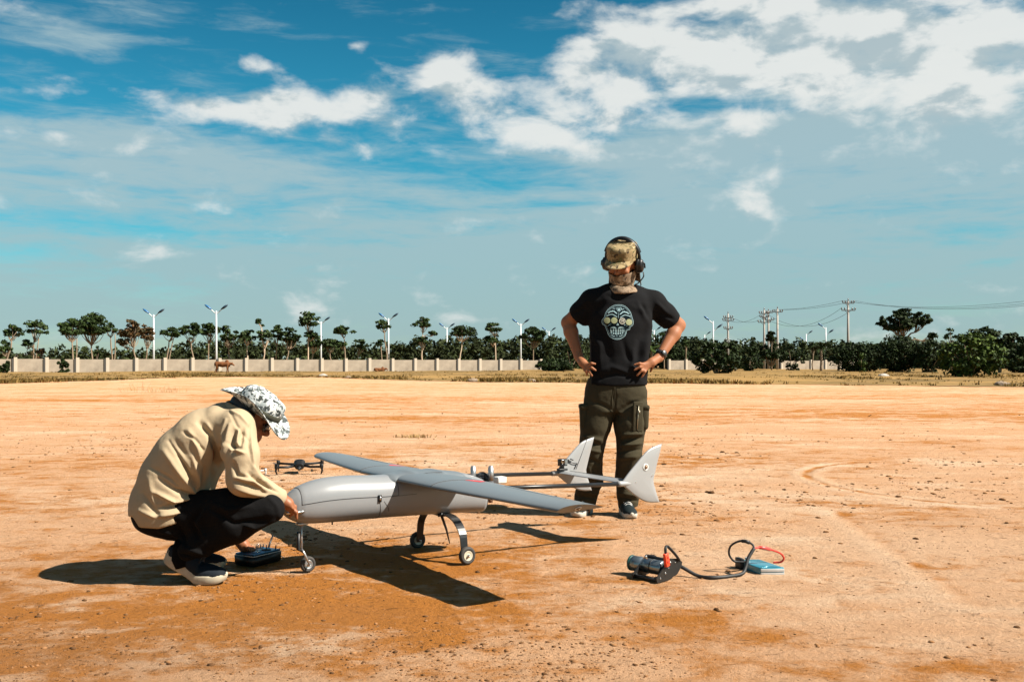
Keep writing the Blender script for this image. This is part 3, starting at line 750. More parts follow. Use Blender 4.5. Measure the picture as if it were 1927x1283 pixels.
for i, a in enumerate([
 ('brownish shrub in front of the low white building', 74, 693, 650, 20, LEAFB, 122), ('dark bush behind the wall, left of the dense round tree', 180, 690, 648, 10, LEAFD, 140),
 ('straggly weeds growing against the first wall panels', 8, 705, 676, 11, LEAFD, None), ('tall weeds growing in front of the second wall panel', 118, 703, 674, 13, LEAFD, None),
 ('dark brushwood heap hiding the end of the long wall', 1042, 700, 673, 36, LEAFD, None), ('dark bush hidden behind the elbow of the standing person', 1075, 699, 640, 26, LEAFD, 140),
 ('big dark rounded bush in front of the utility poles', 1348, 706, 634, 46, LEAFD, None), ('dark shrub right of the big bush, under the first insulator pole', 1412, 697, 640, 28, LEAFD, 130),
 ('shrub between the pale pole and the palms', 1490, 697, 645, 24, LEAFD, 140), ('wide dark shrub under the tall insulator pole', 1615, 698, 640, 55, LEAFD, 125),
 ('dark shrub below the large ragged tree', 1690, 698, 626, 46, LEAFD, 118), ('lower shrub to the right of the ragged tree', 1750, 698, 636, 34, LEAFD, 115),
 ('large round bush with bright green sunlit side', 1828, 711, 624, 66, None, None), ('dark shrub at the right end of the verge', 1925, 700, 640, 40, LEAFD, 100),
 ('lone leafy sapling in front of the dark hedge', 1622, 701, 662, 8, LEAFY, None), ('low tree mass seen past the left forearm of the standing person', 1265, 698, 648, 34, LEAFD, 175)]):
    shrub(a[0], a[1], a[2], a[3], a[4], 90 + i, a[5] or LEAFY, a[6], dens=1.4 if a[4] > 30 else 1.0)
palm('pale green palm beside the waist of the standing person', 1226, 640, 150, 3.0, 1, LEAFY)
palm('palm with fan-like fronds between the shrubs', 1545, 645, 135, 3.0, 2, LEAFD); palm('palm right of the offset-headed lamp', 1578, 647, 138, 2.6, 3, LEAFD)
def far_wood():
    rng = np.random.default_rng(77); C, R = [], []
    for px, t, Z in [(x, 0, 0) for x in np.arange(-60, 1330, 3.2)] + [(x, 0, 1) for x in np.arange(1300, 2000, 3.2)]:
        top = np.interp(px, [-60, 90, 100, 330, 345, 420, 560, 600, 690, 760, 850, 1050, 1180, 1330, 1500, 2000], [668, 668, 664, 664, 652, 646, 648, 644, 660, 650, 640, 636, 640, 645, 648, 650]) + rng.normal() * 4
        Zd = rng.uniform(175, 215); sc = Zd / FPX
        hgt = 1 - (top - HOR) * sc
        for z in np.arange(.4, hgt, 1.0):
            C.append(((px - CX) * sc + rng.normal() * .6, Zd + rng.normal() * 2, z + rng.normal() * .3)); R.append(rng.uniform(.6, 1.1))
    m = mat('leaf_far', (.050, .066, .022), .7, island=.7, var=.9, vscale=.06, col2=(.018, .022, .009), spec=.05)
    mk('distant_wood', leaves(rng, C, R, 24, .42, .9), m, smooth=False, kind='stuff', label='dark undergrowth massed behind the wall', cat='undergrowth')
far_wood()

# low white building
def building():
    Z = 230.0; a = W(-30, 690, Z); r = empty('low_building', (a[0], Z, 0), 0, 'low white building with a grey roof behind the leftmost trees', 'building')
    wm = mat('whitewash', (.70, .70, .68), .8, var=.2, vscale=1, bump=.1)
    mk('wall', box((5.0, 3, 1.5), (11.0, 6, 3.0)), wm, r, smooth=False)
    mk('roof', prism([(-1, 3.0), (11.0, 3.0), (10.4, 3.35), (-.4, 3.35)], -.4, 6.4), mat('roof_grey', (.3, .31, .32), .7), r, smooth=False)
    for x in (1.2, 3.6, 6.0, 8.4):
        w = mk('window', box((x, -.02, 1.7), (1.1, .08, 1.1)), mat('dark_glass', (.03, .04, .05), .1), r, smooth=False)
        mk('frame', box((x, -.05, 1.12), (1.3, .08, .08)), wm, w, smooth=False)
building()

# ------------------------------------------------------------------ utility poles and lines
PM = mat('pole_concrete', (.30, .27, .24), .85, var=.4, vscale=1.5); IRON = mat('pole_iron', (.08, .07, .065), .6); PORC = mat('insulator', (.12, .09, .08), .3)
def pole(px, top, Z, arms, label, pale=False):
    x = (px - CX) / FPX * Z; h = 1 + (HOR - top) / FPX * Z
    r = empty('utility_pole', (x, Z, 0), 0, label, 'utility pole', 'utility poles behind the shrubs')
    mk('shaft', tube([(0, 0, -.1), (0, 0, h)], [.21, .13], 10), mat('pole_pale', (.322, .285, .248), .85) if pale else PM, r)
    pts = []
    for dz, half in arms:
        a = mk('crossarm', box((0, -.14, h - dz), (2 * half, .12, .13), .01), IRON, r, smooth=False)
        for sx in (-1, -.55, .55, 1):
            mk('insulator', disc_tube((sx * half, -.14, h - dz + .06), (0, 0, 1), [(0, .05), (.08, .05), (.1, .11), (.16, .09), (.2, .11), (.27, .08), (.33, .04)], 8), PORC, a)
            pts.append((x + sx * half, Z - .14, h - dz + .36))
        mk('brace', tube([(-half * .5, -.12, h - dz - .03), (0, -.12, h - dz - .55)], .03, 5), IRON, r)
    mk('cap_insulator', disc_tube((0, 0, h), (0, 0, 1), [(0, .05), (.1, .05), (.14, .1), (.22, .08), (.35, .04)], 8), PORC, r)
    return dict(x=x, Z=Z, h=h, pts=pts, r=r)
p1 = pole(1370, 590, 165, [(.7, .75), (1.15, .9), (2.5, .7)], 'pole with a transformer box above the big dark bush')
mk('transformer', box((-.25, -.4, 4.6), (.9, .7, 1.1), .06), mat('transformer_grey', (.55, .56, .56), .5), p1['r'], smooth=False)
p2 = pole(1438, 583, 160, [(.6, .8), (1.2, .7), (2.0, 1.0)], 'left one of the twin crowded utility poles')
p3 = pole(1446, 585, 166, [(.3, .7), (1.5, .9)], 'right one of the twin crowded utility poles')
p4 = pole(1463, 581, 156, [(.5, .75)], 'single pale utility pole reaching down to the dry grass', True)
p5 = pole(1596, 566, 140, [(.35, .8), (1.35, .95)], 'tallest utility pole with two crossarms carrying the long lines')
def wire(a, b, sag, label, r=.022):
    a, b = np.asarray(a, float), np.asarray(b, float); t = np.linspace(0, 1, 22)[:, None]
    P = a + (b - a) * t; P[:, 2] -= (4 * sag * t * (1 - t))[:, 0]
    mk('power_line', tube(P, r, 5, False), mat('wire_black', (.03, .03, .035), .6), label=label, cat='power line', group='overhead power lines')
for i in (0, 3): wire(p4['pts'][i], p5['pts'][i], .35, 'upper power line between the pale pole and the tallest pole')
for i in (4, 7): wire(p2['pts'][i], p5['pts'][i], 2.2, 'sagging lower power line reaching the lower crossarm of the tallest pole')
for i in (0, 3): wire(p1['pts'][i + 4], p2['pts'][i + 4], .9, 'power line between the transformer pole and the twin poles')
for i, yy in ((0, 556), (1, 562), (3, 566)): wire(p5['pts'][i], W(2010, yy, 95 + i), 1.0, 'long power line leaving the tallest pole over the ragged tree', .016)

# ------------------------------------------------------------------ cows
def cow(px, base, s, label, lying=False):
    Z = FPX / (base - HOR); x = (px - CX) / FPX * Z
    r = empty('cow', (x, Z, 0), 0, label, 'cow')
    f = Field((-1.3, -.45, -.05), (1.35, .45, 1.7), .03)
    dz = -.62 if lying else 0.0
    f.cone((-.72, 0, 1.05 + dz), (-.1, 0, .98 + dz), .27, .30); f.cone((-.1, 0, .98 + dz), (.5, 0, 1.0 + dz), .30, .27, .06)
    f.ell((.42, 0, 1.30 + dz), (.2, .12, .2), k=.08); f.cone((.5, 0, 1.05 + dz), (.98, 0, 1.06 + dz * .8), .22, .13, .06)
    f.cone((.98, 0, 1.06 + dz * .8), (1.22, 0, .88 + dz * .8), .115, .075, .04); f.cone((.6, 0, .95 + dz), (.75, 0, .72 + dz * .7), .1, .05, .06)
    for sy in (-1, 1):
        f.cone((1.0, sy * .1, 1.12 + dz * .8), (.98, sy * .25, 1.1 + dz * .8), .03, .045, .02); f.cone((1.03, sy * .07, 1.16 + dz * .8), (1.08, sy * .13, 1.33 + dz * .8), .025, .012, .01)
        if not lying:
            f.cone((-.72, sy * .15, .98), (-.66, sy * .16, .62), .19, .09, .06); f.cone((-.66, sy * .16, .62), (-.80, sy * .16, .36), .085, .055, .03); f.cone((-.80, sy * .16, .36), (-.76, sy * .16, .04), .05, .055, .02)
            f.cone((.5, sy * .14, .95), (.48, sy * .15, .48), .14, .07, .05); f.cone((.48, sy * .15, .48), (.50 + .06 * sy, sy * .15, .04), .06, .05, .02)
        else:
            f.cone((-.6, sy * .22, .3), (-.2, sy * .36, .1), .15, .08, .05); f.cone((.45, sy * .2, .22), (.75, sy * .26, .08), .1, .06, .05)
    f.cone((-.95, 0, 1.12 + dz), (-1.02, 0, max(.15, .55 + dz)), .04, .03, .03)
    V, Q = f.mesh(2); V = V * s
    mk('body', (V, Q), mat('cow_hide', (.19, .070, .022), .8, var=.7, vscale=2.2, col2=(.05, .020, .010), spec=.2), r)
cow(420, 702.2, .98, 'brown humped cow standing side on before the wall'); cow(715, 700.2, .78, 'dark brown cow lying down against the foot of the wall', True)
def rock(px, base, w, label, seed, pale=True):
    rng = np.random.default_rng(seed); p = G(px, base)
    bm = bmesh.new(); bmesh.ops.create_icosphere(bm, subdivisions=2, radius=1.0)
    V = np.array([v.co[:] for v in bm.verts]); F = [tuple(v.index for v in q.verts) for q in bm.faces]; bm.free()
    V = V * (1 + .5 * fbm(V * 1.3 + seed, 3))[:, None] * np.array([w, w * .7, w * .42]) + [0, 0, w * .22]
    mk('rock', (V + p, F), mat('rock_pale', (.341, .310, .273), .9, var=.4, vscale=3) if pale else mat('rock_brown', (.22, .16, .11), .9, var=.4, vscale=3), smooth=False, label=label, cat='rock')
rock(1664, 709.5, .42, 'pale flat rock lying on the verge below the ragged tree', 3); rock(608, 708.5, .36, 'pale stone lump on the verge, nearest the tall umbrella tree', 4)
rock(1885, 726, .35, 'small grey rock at the field edge before the round bush', 5, False); rock(890, 718.5, .3, 'dark earth lump at the field edge', 6, False); rock(1001, 719, .3, 'dark earth lump with weeds near the brushwood', 7, False); rock(655, 711.5, .25, 'low dark clod between the pale stone and the lying cow', 8, False)
def tuft(px, y, w, h, n, label, seed):
    rng = np.random.default_rng(seed); p = G(px, y); V = []
    for _ in range(n):
        a, q = rng.random() * 6.28, rng.normal(size=2) * [w, w * .35]; hh = h * rng.uniform(.4, 1.1); l = rng.uniform(.3, 1.6) * hh; ww = .004
        b = np.array([q[0], q[1], 0]); d = np.array([math.cos(a), math.sin(a), 0]); s_ = np.array([-d[1], d[0], 0]) * ww
        V += [b - s_, b + s_, b + d * l * .5 + s_ * .7 + [0, 0, hh * .8], b + d * l * .5 - s_ * .7 + [0, 0, hh * .8], b + d * l * .5 - s_ * .7 + [0, 0, hh * .8], b + d * l * .5 + s_ * .7 + [0, 0, hh * .8], b + d * l + [0, 0, hh], b + d * l + [0, 0, hh]]
    V = np.array(V); F = np.arange(len(V)).reshape(-1, 4); F = np.array(F)
    F = [tuple(f) if i % 2 == 0 else tuple(f[:3]) for i, f in enumerate(F)]
    r = empty('grass_tuft', p, 0, label, 'grass')
    mk('blades', (V, F), mat('straw_near', (.42, .27, .10), .9, island=.8, col2=(.15, .10, .04)), r, smooth=False)
tuft(785, 823, .14, .05, 160, 'flattened tuft of dry grass on the open sand beyond the aircraft wing', 2); tuft(300, 738, .5, .22, 120, 'sparse dry grass tuft growing on the sand left of the crouching person', 3)
tuft(255, 735, .25, .4, 30, 'few tall dry stalks near the edge of the sand', 4)
# ------------------------------------------------------------------ the unmanned aircraft (x aft, y towards its far wing, z up)
PAINT = mat('grey_paint', (.185, .190, .195), .34, var=.18, vscale=5, col2=(.16, .165, .17), bump=.03, bscale=30, bdist=.002, spec=.5)
WPAINT = mat('wing_paint', (.115, .130, .140), .38, var=.2, vscale=5, col2=(.095, .11, .12), bump=.03, bscale=30, bdist=.002)
FPAINT = mat('fin_paint', (.235, .235, .235), .38, var=.2, vscale=6, col2=(.20, .20, .20), bump=.03, bscale=30, bdist=.002)
SEAM = mat('seam_dark', (.03, .03, .033), .7); CARBON = mat('carbon', (.010, .010, .0105), .34, var=.2, vscale=40, spec=.35); RUBBER = mat('tyre_rubber', (.022, .021, .02), .75, var=.4, vscale=30, col2=(.06, .045, .03))
ALU = mat('aluminium', (.42, .42, .42), .42, .85, var=.2, vscale=30); RIM = mat('rim_cream', (.46, .41, .31), .5, var=.25, vscale=25); BLACKP = mat('black_plastic', (.008, .008, .0085), .42, spec=.35); RED = mat('red_mark', (.62, .03, .035), .5); WHITEP = mat('white_plastic', (.52, .52, .50), .4)
CHROME = mat('steel', (.7, .7, .7), .18, 1.0)
def superring(u, zc, hz, hw, n=48, e=2.5, flatb=0.0):
    t = (np.arange(n) + .5) / n * 2 * np.pi; c, s = np.cos(t), np.sin(t)
    y = hw * np.sign(c) * np.abs(c) ** (2 / e); z = hz * np.sign(s) * np.abs(s) ** (2 / e)
    return np.stack([np.full(n, u), y, zc + z], 1)
def airfoil(chord, th, n=26):
    x = (1 - np.cos(np.linspace(0, np.pi, n))) / 2
    yt = 5 * th * (.2969 * np.sqrt(x) - .126 * x - .3516 * x ** 2 + .2843 * x ** 3 - .1015 * x ** 4 * .96)
    cam_ = .028 * (1 - (2 * x - .8) ** 2 / 1.44)
    up = np.stack([x, cam_ + yt], 1); lo = np.stack([x, cam_ - yt], 1)[::-1][1:-1]
    return np.concatenate([up, lo]) * chord
def wing_sec(s, le, chord, z, th, rake=0.0):
    a = airfoil(chord, th); zz = a[:, 1]
    return np.stack([le + a[:, 0], np.full(len(a), s) + rake * zz, z + zz], 1)
def build_uav():
    loc = (-0.36881, 5.19073, 0.0)
    R = empty('unmanned_aircraft', loc, math.radians(33.09), 'grey twin-boom drone aeroplane standing on three wheels on the sand', 'drone aircraft')
    st = [(-.874, .322, .003, .003), (-.870, .322, .016, .015), (-.858, .322, .034, .032), (-.835, .323, .056, .052), (-.80, .326, .078, .072), (-.75, .331, .095, .088), (-.68, .338, .105, .099), (-.60, .341, .109, .105),
          (-.52, .341, .109, .108), (-.44, .339, .107, .109), (-.36, .337, .105, .109), (-.30, .337, .106, .108), (-.24, .338, .109, .107), (-.16, .338, .110, .105), (-.06, .335, .110, .103), (.04, .330, .110, .100), (.12, .324, .105, .096), (.19, .312, .096, .090), (.232, .303, .088, .085)]
    st = np.array(st); us = np.unique(np.r_[np.linspace(-.874, -.8, 12), np.linspace(-.8, .232, 70), -.30, -.79])
    P = np.stack([us] + [np.interp(us, st[:, 0], st[:, k]) for k in (1, 2, 3)], 1)
    for _ in range(3):
        P[1:-1, 1:] = .5 * P[1:-1, 1:] + .25 * (P[:-2, 1:] + P[2:, 1:])
    n = 64; RG = [superring(*p, n=n, e=2.45) for p in P]
    V = np.concatenate(RG); m = len(RG)
    hatch, body = [], []
    tt = (np.arange(n) + .5) / n * 2 * np.pi
    for i in range(m - 1):
        for j in range(n):
            f = (i * n + j, (i + 1) * n + j, (i + 1) * n + (j + 1) % n, i * n + (j + 1) % n)
            uc = .5 * (us[i] + us[i + 1]); tm = (j + 1) / n * 2 * np.pi
            up = 0 < tm < np.pi and math.sin(tm) > .06 + .34 * np.clip((uc + .79) / .49, 0, 1) * 0
            (hatch if (-.79 < uc < -.30 and up) else body).append(f)
    body += [tuple(range(n)), tuple((m - 1) * n + j for j in range(n - 1, -1, -1))]
    fus = mk('fuselage', (V, body), PAINT, R)
    used = sorted({i for f in hatch for i in f}); ix = {a: b for b, a in enumerate(used)}
    mk('equipment_hatch', (V[used] * 1.0 + [0, 0, .0012], [tuple(ix[i] for i in f) for f in hatch]), PAINT, R, label='smooth rounded grey cover over the nose bay')
    def surf(u, ang, off=.0):
        p = [np.interp(u, us, P[:, k]) for k in (1, 2, 3)]; c, s = math.cos(ang), math.sin(ang); e = 2 / 2.45
        return np.array([u, (p[2] + off) * math.copysign(abs(c) ** e, c), p[0] + (p[1] + off) * math.copysign(abs(s) ** e, s)])
    a0 = .07
    for sg in (1, -1):
        f_ = (lambda u, a, sg=sg: surf(u, a if sg > 0 else math.pi - a, .0006))
        mk('hatch_seam', tube([f_(u, a0) for u in np.linspace(-.79, -.30, 40)], .0014, 5), SEAM, fus)
    for u0 in (-.79, -.30): mk('hatch_seam', tube([surf(u0, a, .0006) for a in np.linspace(a0, math.pi - a0, 34)], .0014, 5), SEAM, fus)
    mk('panel_seam', tube([surf(-.405 + .012 * math.sin((a - math.pi) * 2), a, .0005) for a in np.linspace(math.pi + .03, 2 * math.pi - .03, 34)], .0011, 5), SEAM, fus)
    mk('panel_seam', tube([surf(u, math.pi - .06, .0005) for u in np.linspace(-.30, -.20, 10)], .001, 5), SEAM, fus)
    mk('panel_seam', tube([surf(-.38 + .03 * math.sin(a * 3.1), math.pi + .06 + a, .0005) for a in np.linspace(0, .5, 14)], .0009, 5), SEAM, fus)
    lt = surf(-.405, math.pi - .02, .004)
    la = mk('latch', box(lt, (.017, .006, .036), .002), BLACKP, R); mk('latch_spring', cyl(lt + [0, -.004, -.012], lt + [0, -.004, .012], .0035, 10), CHROME, la)
    # nose probe
    q = surf(-.80, math.pi + .22); mk('pitot_tube', tube(bez([q + [.02, -.002, 0], q + [-.01, -.012, 0], q + [-.075, -.016, .001]], 10), [.006] * 9 + [.003], 10), CHROME, R)
    # rear bulkhead, engine
    mk('firewall', xf(rings([superring(.233, .303, .080, .077, 40), superring(.246, .303, .074, .071, 40)])), BLACKP, R)
    en = mk('engine', join(cyl((.246, 0, .335), (.33, 0, .335), .036, 18, bev=.006), box((.29, 0, .30), (.06, .07, .05), .006)), mat('cast_alu', (.40, .40, .40), .45, .9, var=.3, vscale=40), R)
    for k, (u, s_) in enumerate([(.215, .035), (.292, -.02)]):
        mk('cylinder', disc_tube((u, s_, .375), (0, 0, 1), [(0, .015), (.070, .015), (.071, .0125), (.080, .0125)], 16), ALU, en)
    for k in range(7): mk('cooling_fin', disc_tube((.268, .03, .356 + .009 * k), (0, 0, 1), [(0, .02), (.0005, .024), (.003, .024), (.0035, .02)], 16), mat('cast_alu', (0, 0, 0)), en)
    mk('starter_ring', disc_tube((.262, .02, .375), (1, .25, 0), [(0, .028), (0, .047), (.007, .047), (.007, .028), (0, .028)], 30), BLACKP, en)
    mk('ignition_box', box((.315, -.075, .385), (.055, .05, .035), .006), WHITEP, R)
    mk('fuel_line', tube(bez([(.20, .03, .36), (.215, .06, .40), (.235, .03, .405), (.25, 0, .38)], 20), .004, 8), BLACKP, R)
    mk('exhaust', join(cyl((.28, -.03, .29), (.285, -.03, .262), .012, 12), box((.27, -.03, .29), (.05, .03, .02), .004)), mat('exhaust_metal', (.22, .14, .10), .5, .8), R)
    # wing
    zc = .413
    def wing_panel(sg):
        zt = zc + (.012 if sg > 0 else -.004)
        S_ = [(.403, -.280, .365, zc, .115), (.72, -.252, .322, zc + (zt - zc) * .35, .115), (1.02, -.222, .280, zc + (zt - zc) * .7, .115), (1.18, -.206, .258, zt, .140)]
        rg = [wing_sec(sg * s, le, ch, z, th) for s, le, ch, z, th in S_]
        tip = 1.325 if sg < 0 else 1.285
        a = wing_sec(sg * tip, -.192, .236, zt, .165); zz = a[:, 2] - zt; a[:, 1] += sg * (zz - .018) * 1.35; rg.append(a)
        VV, FF = rings(rg, False); nn = len(rg[0])
        FF = [f if sg > 0 else f[::-1] for f in FF]
        FF.append(tuple(range(nn)) if sg < 0 else tuple(range(nn - 1, -1, -1))); FF.append(tuple((len(rg) - 1) * nn + j for j in (range(nn) if sg > 0 else range(nn - 1, -1, -1))))
        w = mk('wing_panel', (VV, FF), WPAINT, R)
        mod = w.modifiers.new('edge', 'EDGE_SPLIT'); mod.split_angle = math.radians(50)
        # aileron seam, servo cover, tip light
        top = lambda s, xx: np.array([np.interp(s, [.403, 1.335], [-.280, -.192]) + xx * np.interp(s, [.403, 1.335], [.365, .236]), sg * s, 0])
        def ontop(s, xx, low=False):
            p = top(s, xx); ch = np.interp(s, [.403, 1.335], [.365, .236]); yt = 5 * .115 * (.2969 * xx ** .5 - .126 * xx - .3516 * xx ** 2 + .2843 * xx ** 3 - .1015 * xx ** 4 * .96)
            cm = .028 * (1 - (2 * xx - .8) ** 2 / 1.44); p[2] = zc + (zt - zc) * np.interp(s, [.403, 1.22], [0, 1]) + ch * (cm + (-yt if low else yt)); return p
        mk('aileron_seam', tube([ontop(s, .76) + [0, 0, .0002] for s in np.linspace(.62, 1.2, 14)], .0011, 5), SEAM, w)
        hp = ontop(.80, .62, True); mk('servo_horn', prism([(hp[0] - .02, hp[2] + .004), (hp[0] + .03, hp[2] + .004), (hp[0] + .022, hp[2] - .012), (hp[0] + .008, hp[2] - .014)], hp[1] - .006, hp[1] + .006), BLACKP, w, smooth=False)
        # red flash beside the panel break, following the upper skin
        Vr, Fr = [], []
        for i, xx in enumerate(np.linspace(.50, .80, 9)):
            wd = .075 * (1 - abs(i - 3) / 6.2) if i > 3 else .075 * (i + .4) / 3.4
            for k in range(4): Vr.append(ontop(.408 + wd * k / 3, xx) + [0, 0, .0012])
        for i in range(8):
            for k in range(3): Fr.append((4 * i + k, 4 * i + k + 1, 4 * i + k + 5, 4 * i + k + 4))
        if sg < 0: Fr = [f[::-1] for f in Fr]
        mk('red_flash', (np.array(Vr), Fr), RED, w)
        ct = a.mean(0) + [-.012, 0, 0]; nr = np.array([0, sg * 1.0, -2.6]); nr /= np.linalg.norm(nr)
        k = -nr if False else nr
        c0 = np.array([-.192 + .42 * .236, sg * tip + sg * (.0065 - .018) * 1.35, zt + .0065])
        nr = np.array([0, 1.0 * sg, -1 / 2.6 * -0 - .38]); nr = np.array([0, sg * .36, -.93]) if False else np.array([0, sg, -2.6 * 0 - .0])
        e1 = np.array([1., 0, 0]); e2 = np.array([0, sg * 1.35, 1.0]); e2 /= np.linalg.norm(e2); nn_ = np.cross(e1, e2); nn_ *= np.sign(nn_[1] * sg)
        lg = mk('position_light', disc_tube(c0, nn_, [(0, .006), (0, .0145), (.003, .0145), (.003, .0105), (.001, .0105)], 24), WHITEP, w)
        mk('light_lens', disc_tube(c0 + nn_ * .001, nn_, [(0, .0083), (.004, .0075), (.007, .005), (.009, .001)], 18), mat('lens_amber', (.20, .12, .07), .12), lg)
    mk('wing_centre', (lambda VF: VF)(rings([wing_sec(s, -.280 - (.02 if abs(s) < .12 else 0), .365 + (.02 if abs(s) < .12 else 0), zc + (.004 if abs(s) < .12 else 0), .118) for s in (.400, .25, .11, 0, -.11, -.25, -.400)])), WPAINT, R).modifiers.new('edge', 'EDGE_SPLIT').split_angle = math.radians(50)
    mk('joint_gap', join(*[rings([wing_sec(s, -.278, .362, zc, .112), wing_sec(s + .006, -.278, .362, zc, .112)]) for s in (-.405, .399)]), SEAM, R)
    wing_panel(-1); wing_panel(1)
    for sg in (-1, 1):
        a = wing_sec(sg * .4015, -.2805, .3655, zc, .116); mk('joint_line', tube(a[1:24] + [0, 0, .0003], .0019, 6), SEAM, R)
    mk('wing_seam', tube([(-.21, -.11, .4455), (-.13, -.105, .4520), (-.05, -.10, .4515)], .0012, 5), SEAM, R)
    # fairing between wing and body
    f = Field((-.46, -.24, .34), (.16, .24, .475), .007)
    f.loft([(-.40, 0, .405), (-.30, 0, .418), (-.20, 0, .430), (-.05, 0, .428), (.10, 0, .415)], [.020, .028, .027, .027, .020], [.055, .085, .118, .122, .09], (0, 1, 0), n=2.2)
    VV, Q = f.mesh(8); mk('wing_fairing', (VV, Q), WPAINT, R)
    # booms and tail
    for sg in (-1, 1):
        mk('tail_boom', cyl((-.10, sg * .31, .386), (.945, sg * .31, .345), .0115, 16), CARBON, R)
        mk('boom_clamp', cyl((.055, sg * .31, .380), (.12, sg * .31, .378), .016, 14, bev=.003), BLACKP, R)
        out = bez([(.955, .352), (1.00, .398), (1.06, .452), (1.115, .500), (1.150, .525), (1.195, .541), (1.245, .552)], 26)
        te = np.array([(1.238, .53), (1.205, .43), (1.182, .355), (1.186, .325), (1.205, .275), (1.227, .224)])
        bt = bez([(1.227, .224), (1.17, .226), (1.11, .240), (1.04, .278), (.985, .318), (.955, .338)], 20)
        C_ = np.concatenate([out, te, bt[1:]])
        # thick in the middle, sharp at the edge: nested outlines
        cen = np.array([1.10, .36]); lay = []
        for sc_, y in ((1.0, 0.0), (.985, .0045), (.93, .0075), (.6, .010), (.0, .0105)): lay.append((cen + (C_ - cen) * sc_, y))
        rr = [np.stack([c[:, 0], np.full(len(c), sg * .31 - y), c[:, 1]], 1) for c, y in lay[::-1]] + [np.stack([c[:, 0], np.full(len(c), sg * .31 + y), c[:, 1]], 1) for c, y in lay[1:]]
        fin = mk('tail_fin', rings(rr, False), FPAINT, R)
        mk('boom_socket', tube([(.925, sg * .31, .346), (.945, sg * .31, .3455), (.985, sg * .31, .344), (1.06, sg * .31, .342)], [.0145, .016, .014, .004], 16), FPAINT, fin)
        h0, h1 = np.array([1.186, 0, .541]), np.array([1.098, 0, .362])
        for side in (-1, 1):
            if sg * side < 0 : mk('rudder_gap', tube([h0 + [0, sg * .31 + side * .0062, 0], h0 * .5 + h1 * .5 + [0, sg * .31 + side * .0098, 0], h1 + [0, sg * .31 + side * .0104, 0]], .0022, 6), SEAM, fin)
        mk('rudder_split', tube([(1.15, sg * .31 - .0088, .3555), (1.181, sg * .31 - .006, .3545)], .0012, 5), SEAM, fin)
        oy = sg * .31 + (-.0098 if sg < 0 else -.0098)
        if sg < 0:
            lg = mk('position_light', disc_tube((1.118, oy + .001, .428), (0, -1, 0), [(0, .010), (0, .0195), (.004, .0195), (.005, .0175), (.005, .012), (.002, .012)], 24), WHITEP, fin)
            mk('light_lens', disc_tube((1.118, oy - .001, .428), (0, -1, 0), [(0, .012), (.005, .011), (.009, .007), (.011, .001)], 18), mat('lens_amber', (0, 0, 0)), lg)
            for u, z in ((1.047, .349), (1.164, .375), (1.166, .383)): mk('screw', disc_tube((u, oy + .002, z), (0, -1, 0), [(0, .0045), (.003, .004), (.0035, .001)], 10), CHROME, fin)
    hs = [np.stack([.958 + a[:, 0], np.full(len(a), s), .346 + a[:, 1]], 1) for s in (-.302, 0, .302) for a in [airfoil(.145, .085)]]
    st_ = mk('tailplane', rings(hs[::-1]), PAINT, R); st_.modifiers.new('edge', 'EDGE_SPLIT').split_angle = math.radians(50)
    mk('elevator_gap', tube([(1.055, -.30, .3555), (1.055, .30, .3555)], .0012, 5), SEAM, st_)
    # action camera on the far fin, servo linkage
    ca = mk('action_camera', box((.985, .282, .412), (.050, .034, .042), .004), BLACKP, R)
    mk('camera_lens', disc_tube((.972, .265, .418), (-.2, -1, 0), [(0, .012), (.006, .012), (.007, .009), (.004, .008)], 18), mat('camera_glass', (.10, .06, .03), .1), ca)
    mk('camera_screen', box((1.0, .2645, .412), (.018, .002, .030), .0005), mat('screen_grey', (.12, .13, .13), .15), ca)
    mk('camera_mount', join(box((.985, .285, .384), (.022, .014, .018), .002), box((.985, .285, .369), (.062, .03, .012), .003)), BLACKP, ca)
    mk('rudder_linkage', join(tube([(1.03, .296, .418), (1.075, .292, .402), (1.105, .294, .395)], .0025, 6), box((1.03, .294, .418), (.02, .014, .018), .002), box((1.06, .290, .424), (.022, .008, .006), .001, rotm('Y', 20)), tube([(1.105, .296, .40), (1.085, .298, .365)], .003, 6)), BLACKP, R)
    # main gear
    for sg in (-1, 1):
        path = bez([(-.005, sg * .055, .226), (-.005, sg * .115, .223), (-.004, sg * .175, .200), (-.001, sg * .222, .150), (.0, sg * .236, .085), (.0, sg * .240, .038)], 22)
        V_, F_ = [], []
        for i, p in enumerate(path):
            d = path[min(i + 1, 21)] - path[max(i - 1, 0)]; d /= np.linalg.norm(d); nn_ = np.cross(d, [1, 0, 0]); w = np.interp(i, [0, 21], [.026, .017])
            V_ += [p + [w, 0, 0] + nn_ * .003, p + [w, 0, 0] - nn_ * .003, p - [w, 0, 0] - nn_ * .003, p - [w, 0, 0] + nn_ * .003]
        for i in range(21): F_ += [(4 * i + k, 4 * i + (k + 1) % 4, 4 * i + 4 + (k + 1) % 4, 4 * i + 4 + k) for k in range(4)]
        F_ += [(3, 2, 1, 0), (84, 85, 86, 87)]
        leg = mk('main_gear_leg', (np.array(V_), F_), CARBON, R, smooth=False)
        mk('axle', cyl((0, sg * .225, .046), (0, sg * .288, .046), .004, 10), CHROME, leg)
        wheel(R, (0, sg * .265, .0455), .0455, .0155, sg, RIM)
    mk('leg_bracket', box((-.005, 0, .2215), (.06, .13, .012), .003), BLACKP, R)
    # nose gear
    ng = mk('nose_gear_leg', join(cyl((-.765, 0, .245), (-.765, 0, .108), .0065, 12), tube([(-.765, .0, .112), (-.765, -.022, .106), (-.762, -.026, .10), (-.733, -.026, .038)], .006, 8)), ALU, R)
    mk('damper', tube([(-.782, -.008, .20), (-.786, -.010, .115), (-.766, -.012, .108)], [.008, .008, .006], 10), BLACKP, ng)
